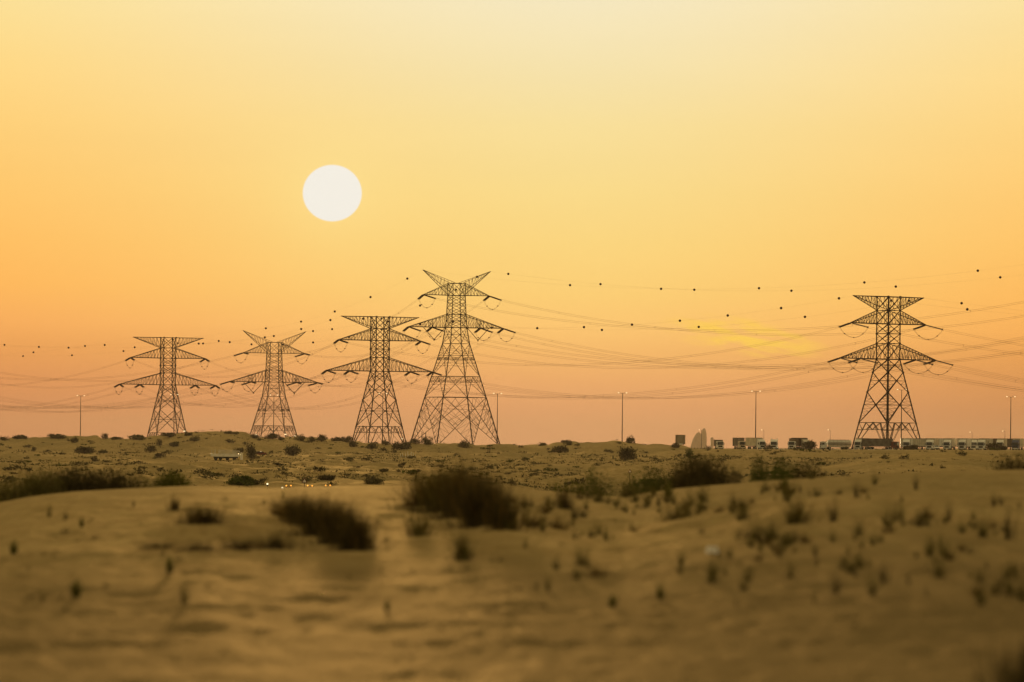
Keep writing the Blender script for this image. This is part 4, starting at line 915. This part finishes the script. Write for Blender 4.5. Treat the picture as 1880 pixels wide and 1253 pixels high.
# the larger bushes of the middle distance: column, base row, width and height in the picture, leaf colour, description
BUSH = [
    (10, 806, 22, 9, 'scrub', 'low bush on the dune skyline at the very left edge'), (35, 807, 28, 10, 'scrub_dark', 'flat-topped dark bush on the skyline, second from the left edge'),
    (104, 806, 32, 8, 'scrub', 'low long bush on the skyline left of the first lamp mast'), (136, 814, 17, 15, 'scrub_dark', 'round dark bush just below the skyline left of the first lamp mast'),
    (193, 806, 17, 13, 'scrub_dark', 'small dark bush standing up from the skyline right of the first lamp mast'), (215, 809, 22, 8, 'scrub', 'low bush on the skyline right of the small upright dark bush'),
    (252, 809, 36, 9, 'scrub', 'low long bush on the skyline left of the leftmost pylon'), (155, 833, 40, 15, 'scrub_dark', 'long dark bush on the left slope below the first lamp mast'),
    (190, 833, 20, 10, 'scrub', 'small bush right of the long dark bush on the left slope'), (61, 828, 11, 9, 'scrub_dark', 'small round bush alone on the far left slope'),
    (276, 832, 23, 19, 'scrub_dark', 'round dark bush left below the leftmost pylon'), (293, 819, 15, 18, 'scrub_dark', 'narrow bush in front of the foot of the leftmost pylon'),
    (294, 841, 20, 13, 'scrub_dark', 'dark bush directly below the round one under the leftmost pylon'), (320, 822, 22, 13, 'scrub', 'bush on the slope right below the leftmost pylon'),
    (346, 801, 17, 10, 'scrub_dark', 'small dark bush on the skyline at the right foot of the leftmost pylon'), (311, 803, 26, 9, 'scrub_dark', 'low bush among the legs of the leftmost pylon'), (357, 812, 22, 14, 'scrub', 'loose bush on the dune right of the leftmost pylon'),
    (419, 798, 14, 9, 'scrub_dark', 'small bush on the highest part of the left dune crest'), (433, 799, 13, 8, 'scrub_dark', 'small bush right beside the one on the highest dune crest'),
    (462, 842, 34, 32, 'scrub_dark', 'largest dark round bush, directly above the red car'), (439, 833, 20, 15, 'scrub_dark', 'smaller dark bush joined to the left of the largest round one'),
    (538, 837, 36, 26, 'scrub_dark', 'large dark bush alone on the slope below the smaller horned pylon'), (467, 806, 18, 9, 'scrub_dark', 'bush at the left foot of the smaller horned pylon'), (500, 806, 26, 14, 'scrub_dark', 'dark bush in the middle of the legs of the smaller horned pylon'),
    (516, 809, 13, 9, 'scrub_dark', 'small bush right of the one amid the smaller horned pylon legs'), (553, 811, 20, 14, 'scrub_dark', 'first of three joined bushes right of the smaller horned pylon'),
    (571, 811, 18, 11, 'scrub_dark', 'middle of three joined bushes right of the smaller horned pylon'), (590, 811, 24, 15, 'scrub_dark', 'last of three joined bushes right of the smaller horned pylon'),
    (619, 811, 22, 10, 'scrub_dark', 'low bush on the skyline left of the middle flat-topped pylon'), (636, 813, 26, 15, 'scrub_dark', 'dark bush touching the left leg of the middle flat-topped pylon'),
    (648, 822, 22, 17, 'scrub_dark', 'dark bush just below the left leg of the middle flat-topped pylon'), (683, 825, 24, 15, 'scrub', 'bush in front of the middle flat-topped pylon'), (708, 818, 18, 11, 'scrub', 'small bush under the middle flat-topped pylon'),
    (738, 826, 36, 19, 'scrub_dark', 'wide bush at the right foot of the middle flat-topped pylon'), (762, 815, 20, 12, 'scrub_dark', 'dark bush left of the transformer pole'), (787, 814, 26, 15, 'scrub', 'bush right of the transformer pole'),
    (852, 823, 26, 20, 'scrub', 'two-humped bush between the middle legs of the tallest pylon'), (996, 819, 18, 7, 'scrub', 'low bush on the skyline right of the tallest pylon'), (1029, 832, 33, 16, 'scrub_dark', 'dark bush below the skyline right of the tallest pylon'),
    (1042, 818, 18, 13, 'scrub', 'light bush on the skyline above a darker bush'), (1147, 845, 42, 30, 'scrub_dark', 'large round dark bush below the lamp mast in the middle'), (1157, 814, 25, 15, 'scrub_dark', 'round bush on the skyline beside the lamp mast in the middle'),
    (1239, 823, 22, 12, 'scrub_dark', 'bush at the left foot of the billboard'), (1265, 842, 22, 26, 'scrub_green', 'slim upright green bush right below the billboard'), (1491, 828, 31, 23, 'scrub_dark', 'dark bush in front of the cab of the tanker'),
    (1412, 823, 16, 11, 'scrub_dark', 'small bush between the tall lamp mast and the tractor cab'), (1672, 833, 33, 18, 'scrub_dark', 'dark bush in front of the truck right of the pylon above the trucks'), (1833, 836, 42, 24, 'scrub_dark', 'large dark bush in front of the trucks near the right edge'),
    (1302, 820, 12, 7, 'scrub', 'tiny bush at the foot of the lamp by the sail-shaped tower'), (600, 882, 30, 13, 'scrub_dark', 'low dark bush above the amber lamps'), (443, 893, 58, 22, 'scrub_green', 'spiky green bush just beyond the near dune on the left'),
    (685, 890, 34, 20, 'scrub', 'bush just beyond the near dune left of the big tussock'), (705, 868, 15, 8, 'scrub', 'small bush on open ground left of the big tussock'),
]
for px, py, wp, hp, mt, lb in BUSH:
    g = hit(px, min(py + 0.0, 897), 240)
    if g is None or g.y > 2150:
        g = on(px, 2060 if px < 1255 else 1930)
    if 1480 < px and py < 837: g = on(px, 1930 if px < 1600 else 1900)
    zt_ = at(px, py - hp, g.y).z; w_ = wp / F * g.y; h_ = max(.5 * w_ * hp / wp, zt_ - g.z, .3 * w_)
    shrub('desert_shrub', g - Vector((0, 0, .1)), w_, min(h_ + .1, 1.4 * w_ + .3), mt, lb, n=int(500 + 9 * wp), lobes=7 + wp // 8, leaf=max(.16, w_ * .075))
# small scrub bushes, individuals: a few shapes copied
BL = [(crown_mesh(160, 1.5, .75, 4, .16, M[mt], 'foliage')) for mt in ('scrub_dark', 'scrub', 'scrub_dark', 'scrub', 'scrub_green')]
rs_ = random.Random(21); cnt = 0; tries = 0
while cnt < 255 and tries < 1200:
    tries += 1
    px = rs_.uniform(-20, 1900); py = 806 + 92 * rs_.random() ** 1.15
    if px > 1440 and 832 < py < 875 and rs_.random() < .86: continue
    if 330 < px < 445 and 815 < py < 870 and rs_.random() < .85: continue
    if 1060 < px < 1240 and 852 < py < 885 and rs_.random() < .75: continue
    g = hit(px, py, 250, 2100)
    if g is None: continue
    o = obj('scrub_bush', BL[rs_.randrange(5)], None, g - Vector((0, 0, .05))); s = rs_.uniform(.5, 1.7) * (.7 + .6 * g.y / 1500)
    o.scale = (s * rs_.uniform(.8, 1.5), s, s * rs_.uniform(.6, 1.1)); o.rotation_euler = (0, 0, rs_.uniform(0, 6)); cnt += 1
    tag(o, 'one of many small dark scrub bushes dotted over the dunes in the middle distance', 'shrub', 'small scrub bushes on the dunes')
# uncountable low ground cover: thousands of tiny dry tufts, thicker in patches
n = 80000; Yc_ = np.exp(rng.uniform(math.log(330), math.log(2350), n)); pxx = rng.uniform(-160, 2040, n); X = (pxx - 940) / F * Yc_
dn = fbm(X / 26., Yc_ / 60., 3, 91) + .35 * fbm(X / 7., Yc_ / 14., 2, 95)
pyv = YH + ROLL * (pxx - 940) - F * H(np.arctan2(X, Yc_), np.hypot(X, Yc_)) / Yc_
calm = ((pxx > 1435) & (pyv > 828) & (pyv < 868) & (Yc_ < 950)) | ((pxx > 330) & (pxx < 445) & (Yc_ > 1650) & (Yc_ < 1960)) | ((pxx > 1070) & (pxx < 1230) & (Yc_ > 740) & (Yc_ < 960)) | ((pxx > 1300) & (Yc_ > 1800))
keep = (dn > .16 + .38 * rng.uniform(-1, 1, n)) & ~(calm & (rng.uniform(0, 1, n) < .93)); X, Yc_ = X[keep], Yc_[keep]
Zg = H(np.arctan2(X, Yc_), np.hypot(X, Yc_)) + EYE; m_ = len(X); per = 9
S = rng.uniform(.13, .46, m_) * (1 + .8 * (rng.uniform(0, 1, m_) > .9)) * (.55 + .9 * Yc_ / 1500)
Pp = np.repeat(np.stack([X, Yc_, Zg], 1), per, 0) + rng.normal(0, 1, (m_ * per, 3)) * np.repeat(S, per)[:, None] * [.75, .6, .12]
Pp[:, 2] = np.maximum(Pp[:, 2], np.repeat(Zg, per) - .02)
gc = obj('ground_cover', np_mesh('ground_cover', leaves(Pp, np.repeat(S, per) * .62, 0), 4, M['scrub'])); tag(gc, kind='stuff', label='low dry scrub tufts sprinkled over the middle-distance sand', cat='ground cover')
# ------------------------------------------------ tussocks of the near dune
def tussock(px, pyb, Y, wp, ptop, label, mt='bush', n=900, leafy=0, bw=.006, cat='tussock', group=None, spread=.5):
    g = hit(px, pyb) if Y is None else on(px, Y)
    w_ = wp / F * g.y * 1.1; h_ = at(px, ptop, g.y).z - g.z; leafy = int(leafy * .4)
    o = thing('grass_tussock', g - Vector((0, 0, .02)), rng.uniform(0, 6), label, cat, group)
    if Y is None:
        obj('blades', np_mesh('blades', blades(int(n * .55), w_ * 1.45, h_ * 1.28, bw, .6, .3, 3, .3), 4, M[mt]), o)
        obj('dry_blades', np_mesh('dry_blades', blades(int(n * .16), w_ * 2.0, h_ * 1.5, bw * .9, .6, .3, 3, .2), 4, M['dry']), o)
        obj('base_blades', np_mesh('base_blades', blades(int(n * .25), w_ * 2.2, h_ * .42, bw, .9, .3, 3, .3), 4, M['bush']), o)
    else:
        h_ *= 1.2; w_ *= 1.22; obj('blades', np_mesh('blades', blades(n, w_ * 1.05, h_ * 1.1, bw, .85, .3, 3, .3), 4, M[mt]), o)
        k = int(leafy * 3.6); r_ = np.sqrt(rng.uniform(0, 1, k)); a_ = rng.uniform(0, 6.2832, k); lob = 1 - .35 * r_ ** 2 + .16 * np.sin(a_ * 3 + px) * r_
        P = np.stack([r_ * np.cos(a_) * w_ * .5, r_ * np.sin(a_) * w_ * .35, rng.uniform(.05, 1, k) ** .8 * h_ * .92 * lob], 1)
        obj('foliage', np_mesh('foliage', leaves(P, .055, .6), 4, M[mt]), o); leafy = 0
    if leafy: obj('foliage', crown_mesh(leafy, w_ * .85, h_ * .8, 14, w_ * .030, M[mt]), o)
    return o
TU = [
    (785, 926, None, 80, 862, 'leftmost brownish clump of the big blurred tussock on the crest', 'dry', 700, 300, .007),
    (822, 938, None, 90, 850, 'tall clump left of the middle of the big blurred tussock', 'grass', 1300, 700, .007),
    (858, 952, None, 92, 852, 'tall dark clump in the middle of the big blurred tussock', 'bush', 1500, 1000, .007),
    (892, 964, None, 80, 872, 'dark clump right of the middle of the big blurred tussock', 'bush', 1400, 900, .007),
    (925, 972, None, 52, 905, 'low rightmost clump of the big blurred tussock on the crest', 'bush', 600, 300, .006),
    (524, 950, None, 62, 908, 'leftmost wispy clump of the dark tussock on the sand mound', 'dry', 600, 200, .006),
    (555, 962, None, 70, 903, 'tall clump left of the middle of the tussock on the sand mound', 'bush', 900, 700, .006),
    (588, 984, None, 76, 908, 'middle clump of the dark tussock on the sand mound', 'bush', 1300, 900, .006),
    (624, 1000, None, 72, 918, 'clump right of the middle of the tussock on the sand mound', 'bush', 1300, 900, .006),
    (654, 1012, None, 62, 942, 'rightmost low clump of the dark tussock on the sand mound', 'bush', 1000, 700, .006),
    (292, 1008, None, 84, 984, 'left end of the twigs added as shade on the hump left of the dark tussock', 'bush', 260, 500, .005),  # four low dark clumps added to stand in for shade in the hollow
    (365, 1012, None, 96, 984, 'low twigs added as shade on the sand hump, second from its left end', 'bush', 300, 600, .005),
    (440, 1010, None, 104, 977, 'low twigs added as shade in the middle of the sand hump', 'bush', 340, 700, .005),
    (505, 1008, None, 96, 966, 'low twigs added as shade on the sand hump just left of the dark tussock', 'bush', 340, 700, .005),
    (372, 962, None, 78, 922, 'small dark tussock on its own sand mound, left', 'bush', 900, 700, .005),
    (770, 985, None, 52, 932, 'thin brown tussock below the left side of the biggest one', 'grass', 260, 90, .006),
    (850, 1030, None, 52, 966, 'thin brown tussock below the middle of the biggest one', 'grass', 240, 90, .006),
    (1240, 955, None, 66, 918, 'low olive tussock on the near dune right of centre', 'grass', 260, 60, .005),
    (1465, 962, None, 44, 905, 'tall olive grass tussock on the right of the near dune', 'grass', 260, 0, .006),
    (320, 938, None, 18, 905, 'small dark upright tuft just above the small mound tussock', 'bush', 160, 80, .005),
    (1035, 935, None, 34, 892, 'short dark tuft on the crest right of the biggest tussock', 'bush', 400, 200, .005),
    (140, None, 131, 110, 862, 'dark middle clump of the long grass row beyond the left crest', 'bush', 1500, 1100, .007),
    (70, None, 130, 110, 868, 'left clump of the long grass row beyond the left crest', 'grass', 1100, 700, .007),
    (15, None, 129, 90, 888, 'low clump ending the grass row at the left edge', 'grass', 700, 500, .007),
    (210, None, 132, 110, 864, 'right clump of the long grass row beyond the left crest', 'bush', 1000, 600, .007),
    (265, None, 134, 60, 875, 'thin pale clump between the grass row and the green one', 'grass', 260, 80, .006),
    (318, None, 133, 60, 868, 'bright green clump beyond the left crest', 'grass_green', 700, 600, .007),
    (1095, None, 150, 66, 868, 'green spiky bush in the gap behind the middle of the crest', 'scrub_green', 700, 1100, .006),
    (1045, None, 138, 70, 886, 'low yellow-green grass in the gap right of the biggest tussock', 'grass_green', 500, 500, .006),
    (1200, None, 136, 86, 866, 'green bush beyond the crest left of the big dark one', 'scrub_green', 800, 1300, .007),
    (1288, None, 131, 104, 842, 'big dark blurred bush beyond the crest right of centre', 'bush', 1800, 2200, .008),
    (1345, None, 132, 50, 862, 'lower right shoulder of the big dark bush beyond the crest', 'bush', 400, 400, .006),
    (1396, None, 133, 30, 842, 'narrow green bush beyond the crest, between two wider ones', 'scrub_green', 400, 500, .006),
    (1440, None, 134, 62, 846, 'left part of the long green bush beyond the right crest', 'scrub_green', 700, 900, .006),
    (1485, None, 134, 60, 852, 'right part of the long green bush beyond the right crest', 'bush', 700, 900, .006),
    (1862, None, 126, 60, 838, 'dark blurred bush beyond the crest at the right edge', 'bush', 500, 500, .006),
]
for t_ in TU: tussock(t_[0], t_[1], t_[2], t_[3], t_[4], t_[5], t_[6], t_[7], t_[8], t_[9])
p = on(1905, 33); o = thing('grass_tussock', p, 0, 'very near dark blurred tussock in the bottom right corner', 'tussock')
obj('blades', np_mesh('blades', blades(1700, .80, .88, .006, .6, .3), 4, M['bush']), o); obj('foliage', crown_mesh(2000, .70, .66, 10, .03, M['bush']), o)
# single grass tufts on the near sand
def tuft_mesh(n, w_, h_, mt, bw=.0045): return np_mesh('blades', blades(n, w_, h_, bw, .3, .6), 4, M[mt])
TM = [tuft_mesh(60, .36, .30, 'grass', .0035), tuft_mesh(44, .26, .34, 'grass', .0032), tuft_mesh(100, .40, .22, 'dry', .0035), tuft_mesh(34, .22, .30, 'bush', .0035), tuft_mesh(50, .24, .12, 'bush', .003), tuft_mesh(110, .20, .26, 'grass_green', .0042)]
TH = [.30, .34, .22, .30, .12, .26]
EX = [(140, 1098, 40, 5), (338, 1108, 44, 0), (25, 1018, 30, 5), (52, 1046, 12, 4), (78, 1105, 24, 1), (118, 1122, 14, 4), (195, 1078, 14, 4), (380, 1080, 12, 4), (310, 1052, 34, 5), (1000, 1117, 18, 4), (1125, 1117, 27, 5),
      (1212, 1103, 34, 5), (1005, 1085, 36, 1), (985, 1083, 22, 3), (952, 1083, 12, 4), (965, 1008, 24, 1), (1055, 990, 26, 3), (1082, 988, 24, 3), (830, 1043, 14, 4), (710, 1122, 24, 5), (810, 1152, 12, 4), (1040, 1190, 10, 5), (755, 1208, 10, 4),
      (1530, 958, 62, 3), (1535, 1092, 56, 3), (1600, 1095, 62, 1), (1310, 1072, 46, 0), (1365, 1087, 34, 0), (1450, 1062, 38, 0), (1352, 1115, 24, 3), (1640, 960, 46, 3), (1742, 958, 54, 3), (1850, 992, 80, 3), (1808, 988, 52, 1), (1622, 1072, 60, 3),
      (1722, 1062, 52, 0), (1668, 1075, 32, 3), (1800, 1112, 42, 0), (1570, 1062, 26, 3), (1655, 925, 26, 3), (1570, 1150, 12, 4), (1262, 948, 34, 0), (1180, 935, 16, 4), (1395, 975, 18, 4), (1440, 900, 24, 5), (1228, 912, 28, 5), (1575, 985, 40, 0),
      (1605, 890, 34, 1), (1700, 1095, 26, 3), (1850, 1085, 30, 3), (1700, 965, 32, 1), (1290, 980, 20, 4), (1250, 1040, 34, 1), (1420, 1010, 20, 4), (1490, 880, 20, 0), (1825, 930, 36, 3), (1838, 928, 30, 3), (1870, 935, 24, 3), (1495, 1110, 18, 0),
      (150, 968, 20, 5), (165, 960, 8, 4), (245, 930, 20, 3), (90, 950, 26, 1), (120, 955, 28, 3), (485, 925, 14, 4), (415, 920, 16, 4), (520, 915, 18, 1), (110, 1100, 10, 4), (330, 1028, 16, 4), (300, 1022, 20, 4), (700, 1050, 12, 0), (640, 1060, 10, 4), (880, 1170, 8, 4)]
rt_ = random.Random(11)
CC = [(rt_.uniform(950, 1880), 905 + 190 * rt_.random() ** 1.3) for _ in range(26)] + [(rt_.uniform(20, 900), rt_.uniform(920, 1200)) for _ in range(9)]
for _ in range(270):
    c_ = rt_.choice(CC[:26] if rt_.random() < .86 else CC[26:]); px = c_[0] + rt_.gauss(0, 38); py = max(900, c_[1] + rt_.gauss(0, 9))
    EX.append((px, py, rt_.uniform(10, 44) if px > 930 else rt_.uniform(6, 16), rt_.choice((0, 0, 1, 1, 3, 2, 4)) if px > 930 else 4))
TLB = {0: 'thin olive grass tuft scattered on the near sand, blurred', 1: 'thin upright olive grass tuft on the near sand, blurred', 2: 'low olive grass tuft on the near sand, blurred', 3: 'dark spindly upright twig tuft on the near sand, blurred', 4: 'tiny dark dead tuft lying low on the near sand', 5: 'small yellow-green grass tuft on the near sand, blurred'}
for px, py, hp, k in EX:
    g = hit(px, py)
    if g is None or g.y > 135: continue
    s = hp / F * g.y / TH[k] * (1.35 if k in (0, 1, 5) else 1.0); o = obj('grass_tuft', TM[k], None, g); o.scale = (s * rt_.uniform(.8, 1.3),) * 2 + (s * 1.05,); o.rotation_euler = (0, 0, rt_.uniform(0, 6))
    tag(o, TLB[k], 'grass tuft', ('olive', 'upright olive', 'low olive', 'dark spindly', 'tiny dark', 'yellow-green')[k] + ' grass tufts on the near sand')
HAZE = 2.8e-5
# ---------------------------------------------------------------- haze
hz = MB(); hz.box((0, 10400, 44), (26000, 22000, 110))
hm = bpy.data.materials.new('dusty_air'); hm.use_nodes = True; t = hm.node_tree; t.nodes.clear()
pv = N(t, 'ShaderNodeVolumePrincipled'); pv.inputs['Color'].default_value = (.36, .29, .22, 1); pv.inputs['Density'].default_value = HAZE; pv.inputs['Anisotropy'].default_value = .2
ot = N(t, 'ShaderNodeOutputMaterial'); t.links.new(pv.outputs[0], ot.inputs['Volume'])
tag(hz.build('haze', hm), kind='stuff')
